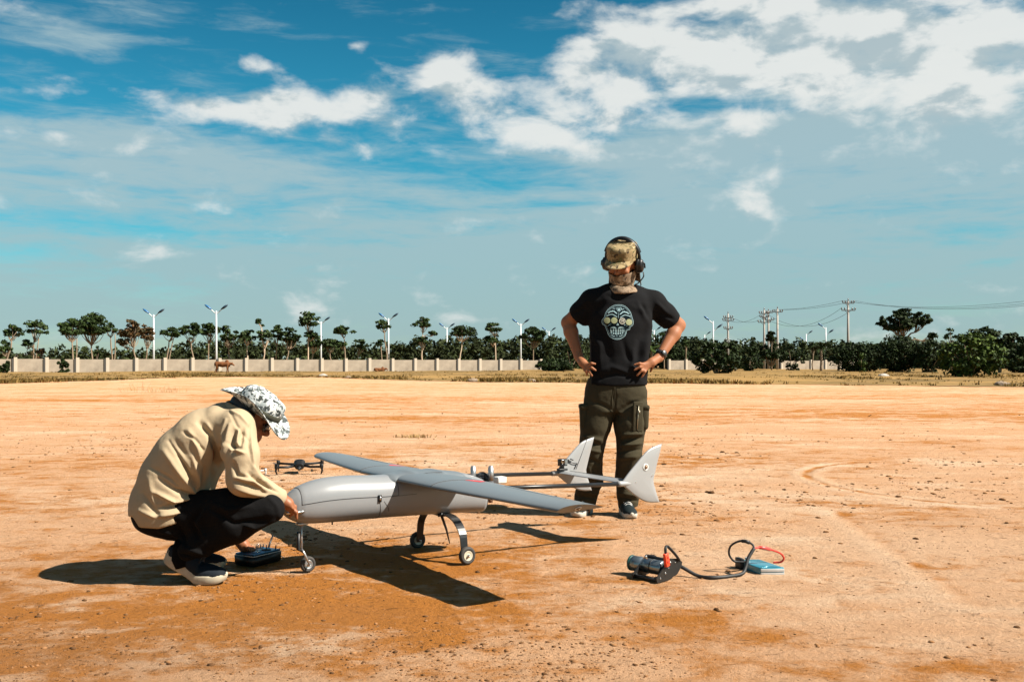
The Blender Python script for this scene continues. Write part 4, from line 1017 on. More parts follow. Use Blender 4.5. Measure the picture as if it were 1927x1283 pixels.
    mk('gear_plate', box((-.765, 0, .236), (.05, .04, .01), .002), ALU, ng)
    mk('axle', cyl((-.733, -.034, .0385), (-.733, .02, .0385), .004, 10), CHROME, ng)
    wheel(R, (-.733, 0, .0385), .0385, .0135, -1, ALU)
    # belly antenna, small belly stubs
    an = mk('antenna', tube([(-.035, -.05, .236), (-.028, -.052, .222), (.0, -.052, .15), (.021, -.052, .072)], [.010, .0075, .006, .0028], 10), BLACKP, R)
    mk('antenna_base', disc_tube((-.035, -.05, .232), (.2, -.3, -1), [(0, .016), (.012, .016), (.016, .011)], 16), BLACKP, an)
    mk('vent_stub', tube([(-.62, -.03, .236), (-.62, -.03, .222)], .004, 8), BLACKP, R)
    # small things on the wing centre
    mk('boom_knob', cyl((.06, .31, .398), (.06, .31, .412), .006, 10), BLACKP, R)
def wheel(R, c, r, hw, sg, rimm):
    c = np.array(c, float); t = np.linspace(0, 2 * np.pi, 15)[:-1]
    prof = [(hw * .7, r * .50)] + [(hw * math.cos(a), r * .74 + r * .26 * math.sin(a)) for a in np.linspace(.15, math.pi - .15, 11)] + [(-hw * .7, r * .50), (hw * .7, r * .50)]
    w = mk('wheel', disc_tube(c, (0, 1, 0), [(-hw * .45, .006), (-hw * .45, r * .3), (hw * .45, r * .3), (hw * .45, .006)], 20), rimm, R)
    mk('tyre', disc_tube(c, (0, 1, 0), prof, 40), RUBBER, w)
    mk('rim', disc_tube(c, (0, 1, 0), [(-hw * .8, r * .18), (-hw * .55, r * .38), (-hw * .85, r * .50), (-hw * .85, r * .55), (hw * .85, r * .55), (hw * .85, r * .50), (hw * .55, r * .38), (hw * .8, r * .18)], 30), rimm, w)
    mk('hub_nut', cyl(c + [0, sg * hw * .8, 0], c + [0, sg * (hw * .8 + .006), 0], r * .16, 6), CHROME, w)
build_uav()

# ------------------------------------------------------------------ small gear on the sand
def transmitter():
    c = G(478.5, 1069); a = G(533, 1055) - c; ang = math.atan2(a[1], a[0])
    R = empty('remote_controller', c, ang, 'black and blue radio control transmitter lying under the nose of the aircraft', 'controller')
    Lx, Ly, h = .200, .135, .060                                   # local x along the right edge, y to the left/back
    bx = prism([(0, 0.004), (Lx, 0.004), (Lx + .004, h), (-.004, h)], 0, Ly)
    bm = bmesh.new(); me = np_mesh('t', *bx); bm.from_mesh(me); bmesh.ops.bevel(bm, geom=list(bm.edges), offset=.008, segments=3, affect='EDGES')
    V = np.array([v.co[:] for v in bm.verts]); F = [tuple(v.index for v in f.verts) for f in bm.faces]; bm.free()
    mk('case', (V, F), BLACKP, R)
    blue = mat('blue_metal', (.012, .10, .20), .3, .5, var=.3, vscale=20, col2=(.004, .03, .07))
    mk('faceplate', box((Lx / 2, Ly / 2, h + .0015), (Lx - .012, Ly - .012, .006), .002), blue, R)
    mk('edge_trim', tube([(-.003, Ly - .01, h - .004), (-.004, .003, h - .004), (.006, -.003, h - .004), (Lx - .006, -.003, h - .004)], .0017, 6), WHITEP, R)
    mk('display', box((.06, .055, h + .006), (.055, .04, .003), .001), mat('display_dark', (.02, .03, .05), .1), R)
    for x, y in ((.135, .045), (.135, .10)):
        g = mk('stick_gimbal', disc_tube((x, y, h + .004), (0, 0, 1), [(0, .024), (.004, .024), (.005, .02), (.003, .012)], 20), BLACKP, R)
        mk('stick', tube([(x, y, h + .005), (x, y, h + .026), (x, y, h + .03)], [.003, .0028, .005], 10), CHROME, g)
    mk('label_plate', box((.115, .072, h + .0062), (.035, .022, .003), .001), mat('pale_blue', (.40, .62, .70), .4), R)
    for x, y in ((.16, .125), (.172, .118), (.184, .112), (.186, .03), (.15, .128)): mk('toggle_switch', tube([(x, y, h + .002), (x + .002, y, h + .014), (x + .003, y, h + .022)], [.004, .003, .0025], 8), BLACKP, R)
    mk('antenna', tube([(Lx - .01, Ly * .6, h), (Lx + .002, Ly * .62, h + .02), (Lx + .034, Ly * .66, h + .062)], [.005, .005, .004], 8), BLACKP, R)
    mk('carry_ring', tube([(Lx + .002, .02, .03), (Lx + .022, .012, .016), (Lx + .03, .01, .012)], .0022, 6), CHROME, R)
transmitter()
def starter():
    c = G(1236, 1098); R = empty('engine_starter', c, math.radians(-6), 'electric engine starter with steel motor between two black plates and a red switch', 'starter')
    # local: x right, y away
    PL = mat('black_plate', (.010, .0095, .009), .45, var=.2, vscale=20)
    prof = [(0.0, 0.0), (.080, -.0), (.155, .018), (.190, .050), (.194, .070), (.155, .090), (.10, .098), (.018, .038), (-.006, .02)]
    def plate(px, name):
        V, F = prism([(p[0], p[1] + .004) for p in prof], px - .003, px + .003)
        return V, F
    Rz = np.array([[math.cos(math.radians(-50)), -math.sin(math.radians(-50)), 0], [math.sin(math.radians(-50)), math.cos(math.radians(-50)), 0], [0, 0, 1]])
    # plates face along the motor axis ax; plate profile runs along pr
    ax = np.array([-.78, .63, 0]); ax /= np.linalg.norm(ax); pr = np.array([.63, .78, 0]); pr /= np.linalg.norm(pr)
    B = np.stack([pr, ax, [0, 0, 1]], 1)
    T = lambda VF: xf(VF, B)
    for d, nm in ((0.0, 0), (.135, 1)):
        p = mk('side_plate', T(plate(d, '')), PL, R, smooth=False)
        for q in ((.022, .020), (.06, .038), (.085, .060), (.10, .084), (.135, .080)): mk('bolt', T(disc_tube((q[0], d - .003, q[1]), (0, -1, 0), [(0, .0038), (.003, .0036), (.0035, .001)], 8)), CHROME, p)
    for q in ((.014, .014), (.176, .062), (.11, .089)): mk('cross_bar', T(cyl((q[0], 0, q[1]), (q[0], .135, q[1]), .009, 12)), PL, R)
    steel = mat('motor_steel', (.24, .28, .30), .3, .9, var=.15, vscale=20)
    mo = mk('motor', T(disc_tube((.080, .02, .056), (0, 1, 0), [(0, .030), (.004, .034), (.10, .034), (.102, .032), (.118, .032), (.12, .036), (.175, .036), (.178, .032)], 32)), steel, R)
    mk('end_cap', T(disc_tube((.080, .196, .056), (0, 1, 0), [(0, .037), (.012, .037), (.016, .030), (.018, .004)], 32)), mat('cap_green', (.006, .06, .055), .4), mo)
    mk('motor_band', T(disc_tube((.080, .078, .056), (0, 1, 0), [(0, .0346), (.006, .0346)], 32)), PL, mo)
    sw = mk('switch', T(box((.06, -.010, .102), (.026, .016, .062), .003, rotm('Y', -12))), mat('red_plastic', (.72, .055, .018), .4), R)
    for k in range(2): mk('switch_slot', T(box((.06, -.019, .094 + .02 * k), (.008, .002, .011), .0005, rotm('Y', -12))), mat('red_dark', (.30, .015, .01), .5), sw)
    mk('handle_wire', T(tube(bez([(.055, -.01, .128), (.06, -.005, .155), (.085, .0, .158), (.13, -.012, .115), (.165, -.008, .084)], 22), .0065, 8)), BLACKP, R)
    mk('spring_clip', T(tube(bez([(.02, .07, .10), (.015, .075, .115), (.022, .09, .10)], 10), .004, 6)), CHROME, R)
    mk('cable_gland', T(cyl((.180, .02, .058), (.202, .02, .052), .012, 12)), BLACKP, R)
    e = np.array(ROOTM[R.name]) @ np.r_[B @ np.array([.196, .02, .054]), 1]
    return e[:3]
EXIT = starter()
def battery_and_cable():
    c = G(1430, 1084); R = empty('battery_pack', c, math.radians(3), 'flat teal battery pack wrapped in clear film on the sand', 'battery')
    B = lambda x, y, z, s, b: box((x + y * .0, y, z), s, b)
    te = mat('teal_film', (.018, .155, .225), .25, .2, var=.45, vscale=18, col2=(.05, .27, .33), coat=.4); pale = mat('pale_label', (.42, .40, .38), .4, var=.3, vscale=30)
    sh = np.array([[1, -.28, 0], [0, 1, 0], [0, 0, 1]])
    mk('case', xf(box((.06, .105, .021), (.118, .205, .038), .004), sh), te, R)
    mk('end_label', xf(box((.06, -.0005, .028), (.112, .006, .014), .001), sh), pale, R)
    mk('end_label', xf(box((.06, -.0005, .010), (.112, .006, .014), .001), sh), pale, R)
    mk('film_fold', xf(tube(bez([(.004, .0, .040), (.06, .02, .0418), (.114, .003, .041)], 10), .0018, 6), sh), te, R)
    mk('balance_plug', xf(box((.055, .20, .046), (.02, .014, .012), .002), sh), WHITEP, R)
    mk('terminal_block', xf(box((-.006, .16, .03), (.02, .05, .055), .004), sh), BLACKP, R)
    Yb = c[1] + .12
    K = empty('power_cable', G(1405, 1082), 0, 'black and red power cable joining the starter to the battery pack', 'cable')
    w = lambda px, py, Y: W(px, py, Y)
    main = bez([EXIT, EXIT + np.array([.025, -.012, -.012]), G(1314, 1083, .012), G(1340, 1086, .012), G(1372, 1084, .012), w(1396, 1079, 4.66), w(1403, 1068, 4.68), w(1408, 1050, 4.70), w(1419, 1031, 4.72)], 60)
    mk('sleeved_lead', tube(main, .0085, 10), mat('cable_black', (.008, .008, .008), .6, bump=.4, bscale=300, bdist=.002), K, world=True)
    bl = bez([w(1419, 1031, 4.72), w(1416, 1024, 4.73), w(1405, 1018.5, 4.74), w(1390, 1018, 4.76), w(1375, 1027, 4.78), w(1372, 1042, 4.80), w(1381, 1055, 4.82), w(1397, 1057, 4.82), w(1404, 1056, 4.82)], 40)
    mk('black_lead', tube(bl, .0052, 8), MATS['cable_black'], K, world=True)
    mk('black_connector', tube([w(1396, 1017.5, 4.75), w(1403, 1018, 4.742), w(1411, 1021, 4.735)], .0085, 10), BLACKP, K, world=True)
    rd = bez([w(1419, 1031, 4.72), w(1428, 1029.5, 4.74), w(1440, 1031, 4.77), w(1455, 1035, 4.80), w(1469, 1041, 4.83), w(1475, 1050, 4.85), w(1469, 1057, 4.86), w(1455, 1058, 4.86)], 36)
    mk('red_lead', tube(rd, .0048, 8), mat('red_wire', (.55, .035, .02), .45), K, world=True)
    mk('red_connector', tube([w(1430, 1029.6, 4.745), w(1440, 1031, 4.77), w(1449, 1033.5, 4.79)], .0085, 10), mat('red_shrink', (.48, .05, .04), .4), K, world=True)
battery_and_cable()
def quadcopter(px, py, rz, label, s=1.0, body=None):
    R = empty('quadcopter', G(px, py), rz, label, 'quadcopter')
    dk = body or mat('drone_black', (.009, .009, .0095), .45, spec=.3)
    z0 = .055 * s
    f = Field((-.09 * s, -.13 * s, .0), (.09 * s, .13 * s, .15 * s), .004)
    f.loft([(0, -.10 * s, z0 + .012 * s), (0, -.03 * s, z0 + .03 * s), (0, .10 * s, z0 + .022 * s)], [.030 * s, .040 * s, .026 * s], [.038 * s, .048 * s, .036 * s], (1, 0, 0), n=3)
    VV, Q = f.mesh(3); b = mk('body', (VV, Q), dk, R)
    g = mk('camera_gimbal', disc_tube((0, -.125 * s, z0 + .0), (0, -1, 0), [(-.01, .02 * s), (.008, .02 * s), (.012, .014 * s), (.010, .010 * s)], 16), BLACKP, R)
    mk('gimbal_lens', disc_tube((0, -.138 * s, z0), (0, -1, 0), [(0, .010 * s), (.003, .007 * s), (.004, .001)], 14), mat('lens_glass', (.05, .06, .07), .05), g)
    for sx in (-1, 1):
        for sy in (-1, 1):
            e = np.array([sx * .20 * s, sy * .15 * s, z0 + .014 * s * (1 if sy < 0 else 1.6)])
            am = mk('arm', tube([(sx * .035 * s, sy * .06 * s, z0 + .02 * s), e * [.5, .7, 1] + [0, 0, -.004], e], [.013 * s, .011 * s, .010 * s], 8), dk, R)
            mk('motor', cyl(e - [0, 0, .014 * s], e + [0, 0, .026 * s], .017 * s, 14, bev=.003), dk, am)
            if sy < 0: mk('landing_leg', tube([e, e * [1.03, 1.0, .5], [e[0] * .97, e[1], .002]], [.011 * s, .009 * s, .005 * s], 8), dk, am)
            else: mk('landing_leg', tube([e, [e[0], e[1], .002]], [.009 * s, .005 * s], 8), dk, am)
            a0 = .35 * sx + .9 * sy + (.0 if sx < 0 else .35)
            for k in (0, 1):
                d = np.array([math.cos(a0 + k * math.pi), math.sin(a0 + k * math.pi), 0]); n_ = np.array([-d[1], d[0], 0]); hub = e + [0, 0, .029 * s]
                Vp, Fp = [], []
                for i, t in enumerate(np.linspace(.0, 1, 7)):
                    w_ = [.004, .009, .011, .010, .008, .006, .002][i] * s; p = hub + d * t * .115 * s + [0, 0, .002 * math.sin(t * 3)]
                    Vp += [p - n_ * w_ + [0, 0, .0018], p + n_ * w_ - [0, 0, .0012], p + n_ * w_ - [0, 0, .0024], p - n_ * w_ + [0, 0, .0006]]
                for i in range(6): Fp += [(4 * i + q, 4 * i + (q + 1) % 4, 4 * i + 4 + (q + 1) % 4, 4 * i + 4 + q) for q in range(4)]
                mk('propeller_blade', (np.array(Vp), Fp), BLACKP, am, smooth=False)
quadcopter(564, 889.5, math.radians(10), 'black folding quadcopter standing on the sand behind the aircraft nose')
quadcopter(462, 895, math.radians(35), 'smaller grey quadcopter half hidden behind the sleeve of the crouching person', .72, mat('drone_grey', (.45, .44, .42), .4))
# ------------------------------------------------------------------ people
SKIN = mat('skin', (.255, .105, .050), .55, var=.35, vscale=14, col2=(.20, .070, .032), bump=.15, bscale=120, bdist=.002, spec=.2)
SKIN2 = mat('skin_tan', (.24, .090, .040), .5, var=.35, vscale=14, col2=(.15, .05, .022), bump=.15, bscale=120, bdist=.002, spec=.35)
def hand(f, wrist, palm, tips, thumb, r=.0095, back=(0, 0, 0), kn=None):
    """wrist, palm centre, four finger tips (with knuckle bend) and thumb tip"""
    wrist, palm = np.asarray(wrist, float), np.asarray(palm, float)
    f.cone(wrist, palm, .026, .030, .02)
    tips = [np.asarray(t, float) for t in tips]; ctr = np.mean(tips, 0)
    for i, t in enumerate(tips):
        base = palm + (t - palm) * .38 + (palm - wrist) * .18
        mid = base + (t - base) * .48 + np.asarray(back, float)
        f.cone(palm, base, .020, r * 1.25, .012); f.cone(base, mid, r * 1.12, r, .005); f.cone(mid, t, r, r * .78, .004)
    th = np.asarray(thumb, float); b = wrist + (palm - wrist) * .45; m = b + (th - b) * .55 + np.asarray(back, float) * .5
    f.cone(b, m, .016, r * 1.15, .012); f.cone(m, th, r * 1.1, r * .85, .004)
def head_sdf(f, C, R, hair=False):
    T = lambda p: np.asarray(C) + np.asarray(R) @ np.asarray(p, float)
    f.ell(T((0, .012, .035)), (.076, .094, .088), R, .02); f.ell(T((0, -.030, -.035)), (.060, .062, .078), R, .04)
    f.cone(T((0, -.085, .012)), T((0, -.108, -.022)), .010, .0145, .014); f.ell(T((0, -.101, -.026)), (.018, .014, .010), R, .01)      # nose
    f.ell(T((0, -.086, -.058)), (.024, .012, .009), R, .008); f.ell(T((0, -.084, -.070)), (.021, .012, .008), R, .006)                 # lips
    f.ell(T((0, -.074, -.098)), (.024, .020, .018), R, .02)
    for s in (-1, 1):
        f.ell(T((s * .034, -.074, .018)), (.020, .012, .012), R, .008, 's'); f.ell(T((s * .034, -.070, .016)), (.0145, .013, .011), R, .004)
        f.cone(T((s * .014, -.092, .034)), T((s * .052, -.080, .034)), .010, .008, .014); f.ell(T((s * .046, -.066, -.022)), (.022, .02, .018), R, .02)
        f.ell(T((s * .078, .012, -.002)), (.010, .022, .032), R, .008)
    return T
def hring(T, z, rx, ry, n=48, y0=0.0, fn=None, a0=0, a1=2 * math.pi):
    out = []
    for t in (np.arange(n) / n * (a1 - a0) + a0 if a1 - a0 > 6.28 else np.linspace(a0, a1, n)):
        k, dz = (1, 0) if fn is None else fn(t)
        out.append(T((rx * k * math.sin(t), y0 - ry * k * math.cos(t), z + dz)))            # t=0 is the front
    return np.array(out)
def grid(rows, closed=True):
    m = len(rows); n = len(rows[0]); nn = n if closed else n - 1
    return np.concatenate(rows), [(i * n + j, i * n + (j + 1) % n, (i + 1) * n + (j + 1) % n, (i + 1) * n + j) for i in range(m - 1) for j in range(nn)]
def shoe(parent, pos, yaw, mats, length=.285, bend=0.0, roll=0.0, laces=True):
    """pos: ball of the foot on the ground; +x local is the toe"""
    L = length / .285
    def place(V):
        V = V * L
        if bend:
            a = math.radians(bend); m = V[:, 0] < -.01
            d = np.clip((-.01 - V[:, 0]) / .05, 0, 1); ang = a * d; x, z = V[:, 0] + .01, V[:, 2]
            V = np.where(m[:, None], np.stack([-.01 + x * np.cos(ang) + z * np.sin(ang), V[:, 1], -x * np.sin(ang) + z * np.cos(ang)], 1), V)
        c, s = math.cos(yaw), math.sin(yaw)
        return np.stack([V[:, 0] * c - V[:, 1] * s, V[:, 0] * s + V[:, 1] * c, V[:, 2]], 1) + np.asarray(pos, float)
    f = Field((-.22, -.07, 0), (.11, .07, .14), .0045)
    f.ell((.03, 0, .036), (.064, .046, .030), k=.02); f.ell((-.04, 0, .045), (.09, .044, .038), k=.02); f.ell((-.15, 0, .052), (.040, .036, .048), k=.03)
    f.cone((-.06, 0, .062), (-.13, 0, .078), .034, .038, .03); f.cone((-.135, 0, .08), (-.14, 0, .11), .036, .038, .02)
    f.ell((-.140, 0, .128), (.03, .026, .03), k=.005, op='s'); f.cut((0, 0, .020), (0, 0, -1)); f.cut((0, 0, .118), (-.25, 0, 1))
    V, Q = f.mesh(3); o = mk('shoe', (place(V), Q), mats[0], parent, world=True)
    out = []
    for t in np.linspace(0, 2 * np.pi, 40, endpoint=False):
        x = -.048 + .140 * math.cos(t); w = np.interp(x, [-.19, -.15, -.10, -.04, .03, .07, .092], [.020, .037, .036, .040, .047, .036, .014]); out.append((x, math.copysign(w, math.sin(t)) * min(1, abs(math.sin(t)) * 2.4 + .0)))
    out = np.array(out); rr = []
    for z, k in ((.0, .93), (.004, .985), (.014, 1.02), (.024, 1.03), (.030, 1.0), (.031, .8)):
        hz = lambda x: z + (.026 * np.clip((-x - .06) / .1, 0, 1) + .005) * (z > .012) + .012 * np.clip((x - .05) / .045, 0, 1) ** 2
        rr.append(np.stack([-.048 + (out[:, 0] + .048) * k, out[:, 1] * k, hz(out[:, 0])], 1))
    VF = rings(rr); mk('sole', (place(VF[0]), VF[1]), mats[1], o, world=True)
    if laces:
        for i in range(4):
            x = -.012 - .017 * i; z = .079 + .010 * i
            p = np.array([(x, -.026, z - .010), (x - .004, -.012, z + .003), (x, 0, z + .006), (x + .004, .012, z + .003), (x, .026, z - .010)])
            VF = tube(bez(p, 9), .0036, 6); mk('lace', (place(VF[0]), VF[1]), mats[2], o, world=True)
    return o

# ---------------------------------------------------------------- the standing person
def standing():
    Y0 = 6.55
    P = lambda px, py, dy=0.0: W(px, py, Y0 + dy)
    root = empty('person', (P(1150, 970)[0], Y0, 0), 0, 'person standing hands on hips in a black skull T-shirt, camouflage cap and headset', 'person')
    HR = (rotm('Z', -25) @ rotm('Y', 6) @ rotm('X', 22)); HC = P(1171, 499, -.01); HK = 1.09
    # body
    f = Field(P(1040, 985) - [0, .30, 0], P(1300, 440) + [0, .36, 0], .0055)
    head_sdf(f, HC, HR)
    T = lambda p: HC + HR @ (np.asarray(p, float) * HK)
    f.cone(P(1172, 515, .03), P(1171, 556, .03), .056, .062, .03)
    f.loft([P(1170, 560, .02), P(1169, 600, .02), P(1164, 660, .02), P(1160, 720, .01), P(1158, 760, .01)], [.075, .10, .095, .09, .085], [.15, .165, .155, .15, .15], (1, 0, 0), .03)
    SL, SR = P(1112, 566, .02), P(1232, 568, .02); EL, ER = P(1069, 607, .12), P(1277, 612, .12); WL, WR = P(1089, 671, -.02), P(1240, 673, -.03)
    for s_, e_, w_ in ((SL, EL, WL), (SR, ER, WR)):
        f.cone(s_, e_, .058, .044, .03); f.cone(e_, e_ + (w_ - e_) * .28, .043, .046, .02); f.cone(e_ + (w_ - e_) * .28, w_, .046, .0285, .02)
    hand(f, WL, P(1097, 683, -.085), [P(1120, 684.5, -.137), P(1121, 697, -.137), P(1114, 707, -.130), P(1105, 706, -.118)], P(1100, 698, .02), back=(-.002, -.012, .006))
    hand(f, WR, P(1226, 682, -.088), [P(1194, 686, -.143), P(1194, 696, -.143), P(1199, 706, -.139), P(1208, 709, -.128)], P(1224, 699, .02), back=(.002, -.012, .006))
    for a, b, c in ((P(1130, 760), P(1112, 850, .0), P(1102, 945, .09)), (P(1188, 760), P(1184, 850, -.03), P(1181, 945, .05))):
        f.cone(a, b, .075, .052, .03); f.cone(b, c, .05, .036, .02); f.cone(c, c + [0, -.05, -.05], .036, .03, .02)
    V, Q = f.mesh(2)
    body = mk('body', (V, Q), SKIN, root, world=True)
    for s in (-1, 1):
        e = mk('eyebrow', tube([T((s * .012, -.101, .036)), T((s * .034, -.0985, .041)), T((s * .056, -.082, .036))], [.004, .005, .002], 8), mat('hair_black', (.012, .010, .009), .6), body, world=True)
        mk('eyelashes', tube([T((s * .020, -.0865, .012)), T((s * .034, -.087, .009)), T((s * .049, -.080, .012))], .0018, 6), MATS['hair_black'], body, world=True)
    # T-shirt
    f = Field(P(1050, 735) - [0, .26, 0], P(1295, 525) + [0, .28, 0], .0065)
    f.loft([P(1173, 548, .03), P(1171, 557, .02), P(1170, 574, .01), P(1168, 606, 0), P(1166, 648, 0), P(1162, 690, 0), P(1159, 727, 0)], [.06, .085, .115, .13, .132, .132, .135], [.085, .165, .197, .204, .198, .196, .203], (1, 0, 0), .03, 2.5)
    f.cone(P(1143, 557, .04), P(1112, 564, .03), .052, .060, .04); f.cone(P(1200, 557, .04), P(1232, 567, .03), .052, .060, .04)
    f.cone(P(1113, 566, .02), P(1094, 588, .06), .064, .070, .05); f.cone(P(1094, 588, .06), P(1082, 604, .09), .074, .074, .03)
    f.cone(P(1231, 568, .02), P(1252, 592, .06), .064, .070, .05); f.cone(P(1252, 592, .06), P(1266, 608, .09), .074, .074, .03)
    f.cut(P(1088, 599, .08), P(1070, 614, .12) - P(1098, 586, .04) ) if False else None
    # sleeve ends
    V = None
    hemL, nL = P(1087, 597, .075), np.array([-.62, .45, -.64]); hemR, nR = P(1261, 606, .085), np.array([.62, .45, -.64])
    ax = [f.lo[i] + f.h * np.arange(f.n[i]) for i in range(3)]
    XX, YY, ZZ = np.meshgrid(*ax, indexing='ij')
    for hm, nr, sel in ((hemL, nL, XX < P(1111, 600)[0] - .0), (hemR, nR, XX > P(1229, 600)[0])):
        d = (XX - hm[0]) * nr[0] + (YY - hm[1]) * nr[1] + (ZZ - hm[2]) * nr[2]
        f.F = np.where(sel, np.maximum(f.F, d.astype(np.float32)), f.F)
    for hm, nr, e_ in ((hemL, nL, EL), (hemR, nR, ER)): f.cone(hm + nr * .04, hm - nr * .035, .062, .058, 0, 's')
    f.ell(P(1171, 541, -.01), (.088, .110, .045), None, 0, 's'); f.cut(P(1160, 726), (0.03, 0, -1))
    f.loft([P(1160, 740), P(1160, 715)], [.122, .118], [.188, .182], (1, 0, 0), 0, 2.5, 's')
    V, Q = f.mesh(4)
    V = fold(V, Q, [([(1114, 600), (1140, 640), (1150, 690)], 9, -.006), ([(1226, 606), (1205, 640), (1198, 700)], 8, -.009), ([(1226, 614), (1214, 660), (1212, 700)], 6, .008), ([(1118, 590), (1135, 568)], 5, -.007), ([(1222, 600), (1208, 575)], 5, -.009), ([(1214, 600), (1200, 570)], 5, .006),
                    ([(1120, 705), (1150, 690), (1180, 700)], 6, .006), ([(1118, 715), (1160, 702), (1196, 712)], 5, -.006), ([(1196, 690), (1180, 670), (1172, 640)], 6, -.005), ([(1205, 715), (1190, 690), (1192, 660)], 6, .008),
                    ([(1085, 585), (1105, 566)], 5, .006), ([(1078, 592), (1098, 580)], 4, -.006), ([(1256, 590), (1236, 570)], 5, .007), ([(1266, 600), (1244, 590)], 4, -.007), ([(1142, 556), (1170, 566), (1204, 556)], 5, -.004), ([(1186, 576), (1216, 588), (1224, 612)], 7, .006),
                    ([(1112, 630), (1128, 650), (1130, 690)], 6, .006), ([(1108, 680), (1130, 712)], 5, -.006)])
    V = V + vnormals(V, Q) * (.004 * fbm(V * [9, 9, 5], 3))[:, None]
    TEE = mat('black_cotton', (.0042, .0042, .0048), .9, var=.4, vscale=9, col2=(.006, .006, .007), bump=.25, bscale=90, bdist=.004, spec=.12)
    tee = mk('t_shirt', (V, Q), TEE, root, world=True)
    skull_print(tee, V, Q)
    # trousers
    f = Field(P(1065, 965) - [0, .28, 0], P(1240, 705) + [0, .28, 0], .0065)
    f.loft([P(1159, 712), P(1159, 740), P(1157, 775)], [.118, .125, .118], [.182, .20, .20], (1, 0, 0), .03, 2.6)
    for pts, rx, ry in (([P(1130, 758), P(1121, 800, -.005), P(1112.5, 850, .0), P(1111, 900, .05), P(1103, 932, .08), P(1101, 947, .085)], [.112, .105, .092, .090, .082, .084], [.100, .100, .078, .082, .074, .072]),
                        ([P(1187, 758), P(1186, 800, -.03), P(1184.5, 850, -.03), P(1181, 896, .01), P(1182, 932, .04), P(1182, 951, .045)], [.112, .105, .092, .088, .082, .084], [.102, .104, .081, .080, .070, .066])):
        f.loft(pts, rx, ry, (1, 0, 0), .025, 2.2)
    f.cut(P(1102, 946, .03), (-.15, 0, -1)) if False else None
    V, Q = f.mesh(5)
    V = fold(V, Q, [([(1098, 822), (1130, 828)], 4, .010), ([(1096, 832), (1132, 838)], 3.5, -.010), ([(1095, 845), (1132, 850)], 4, .009), ([(1097, 860), (1130, 872)], 4, -.008), ([(1172, 818), (1208, 815)], 4, .012), ([(1168, 828), (1208, 824)], 3.5, -.012), ([(1168, 838), (1206, 834)], 4, .011), ([(1166, 850), (1205, 846)], 3.5, -.010), ([(1164, 862), (1200, 858)], 4, .009),
                    ([(1158, 775), (1130, 760), (1105, 752)], 5, -.008), ([(1160, 778), (1188, 760), (1212, 752)], 5, -.009), ([(1156, 730), (1156, 780)], 3, -.006), ([(1150, 800), (1138, 850), (1132, 900)], 5, -.008), ([(1160, 800), (1166, 850)], 5, -.008), ([(1196, 864), (1182, 890), (1174, 920)], 6, .011), ([(1108, 880), (1122, 910), (1112, 930)], 5, .009),
                    ([(1090, 912), (1128, 918)], 3.5, -.011), ([(1084, 922), (1124, 928)], 3.5, .011), ([(1082, 933), (1122, 938)], 3, -.011), ([(1164, 916), (1202, 920)], 3.5, -.011), ([(1163, 926), (1200, 932)], 3.5, .011), ([(1163, 936), (1200, 942)], 3, -.010)])
    V = V + vnormals(V, Q) * (.007 * fbm(V * [10, 10, 14], 3))[:, None]
    OLV = mat('olive_cotton', (.040, .033, .018), .9, var=.6, vscale=7, col2=(.022, .018, .010), bump=.35, bscale=70, bdist=.005, spec=.15)
    tr = mk('trousers', (V, Q), OLV, root, world=True)
    def patch(cx, cy, dy, w, h, d, rz, ry=0.0, nm='cargo_pocket'):
        R_ = rotm('Z', rz) @ rotm('Y', ry); c = P(cx, cy, dy)
        g = box((0, 0, 0), (w, d, h), min(.02, .42 * min(w, d, h))); V_ = g[0] * (1 + .10 * fbm(g[0] * 12 + cx, 2))[:, None]
        o = mk(nm, (V_ @ R_.T + c, g[1]), OLV, tr, world=True); return R_, c
    # side pockets bulge outwards; the sun-side leg has a zipped panel on its front
    patch(1099, 784, -.01, .055, .150, .14, 0, -3); patch(1211, 785, -.03, .055, .150, .14, 0, 3)
    patch(1098.5, 765, -.01, .062, .038, .148, 0, -3, 'pocket_flap'); patch(1211.5, 766, -.03, .062, .038, .148, 0, 3, 'pocket_flap')
    patch(1200, 784, -.125, .068, .19, .016, 16, 2, 'zip_pocket')
    mk('zip', tube([P(1202, 764, -.138), P(1199, 808, -.138)], .003, 6), mat('zip_metal', (.28, .25, .18), .4, .6), tr, world=True)
    mk('zip_pull', tube([P(1203, 772, -.141), P(1204, 777, -.142)], .004, 6), mat('zip_bright', (.45, .42, .34), .3, .8), tr, world=True)
    for a, b in (((1192, 762), (1209, 763)), ((1189, 808), (1206, 810)), ((1192, 762), (1189, 808))): mk('stitch', tube([P(*a, -.136), P(*b, -.136)], .0022, 5), OLV, tr, world=True)
    mk('fly_seam', tube(bez([P(1157, 728, -.128), P(1157, 750, -.128), P(1154, 772, -.118)], 8), .0025, 5), OLV, tr, world=True)
    # shoes
    SH = (mat('shoe_dark', (.007, .012, .0135), .8, var=.5, vscale=30, col2=(.014, .02, .021), spec=.15, bump=.4, bscale=140, bdist=.003), mat('sole_white', (.42, .39, .34), .7, var=.4, vscale=25, col2=(.28, .22, .15)), mat('lace_white', (.45, .44, .42), .8))
    a = G(1182, 975); shoe(root, (a[0] + .008, 6.475, .004), math.radians(-84), SH)
    a = G(1090, 970); shoe(root, (a[0], 6.535, .004), math.radians(-116), SH)
    # gaiter
    n = 56; Tn = lambda p: np.asarray(p, float)
    def wr(i): return lambda t: (1 + .030 * vnoise(np.array([math.sin(t) * 2.4 + 3, math.cos(t) * 2.4 + 3, i * .9])) * 2, .012 * vnoise(np.array([math.sin(t) * 1.7 + 9, math.cos(t) * 1.7 + 1, i * .7])))
    rows = []
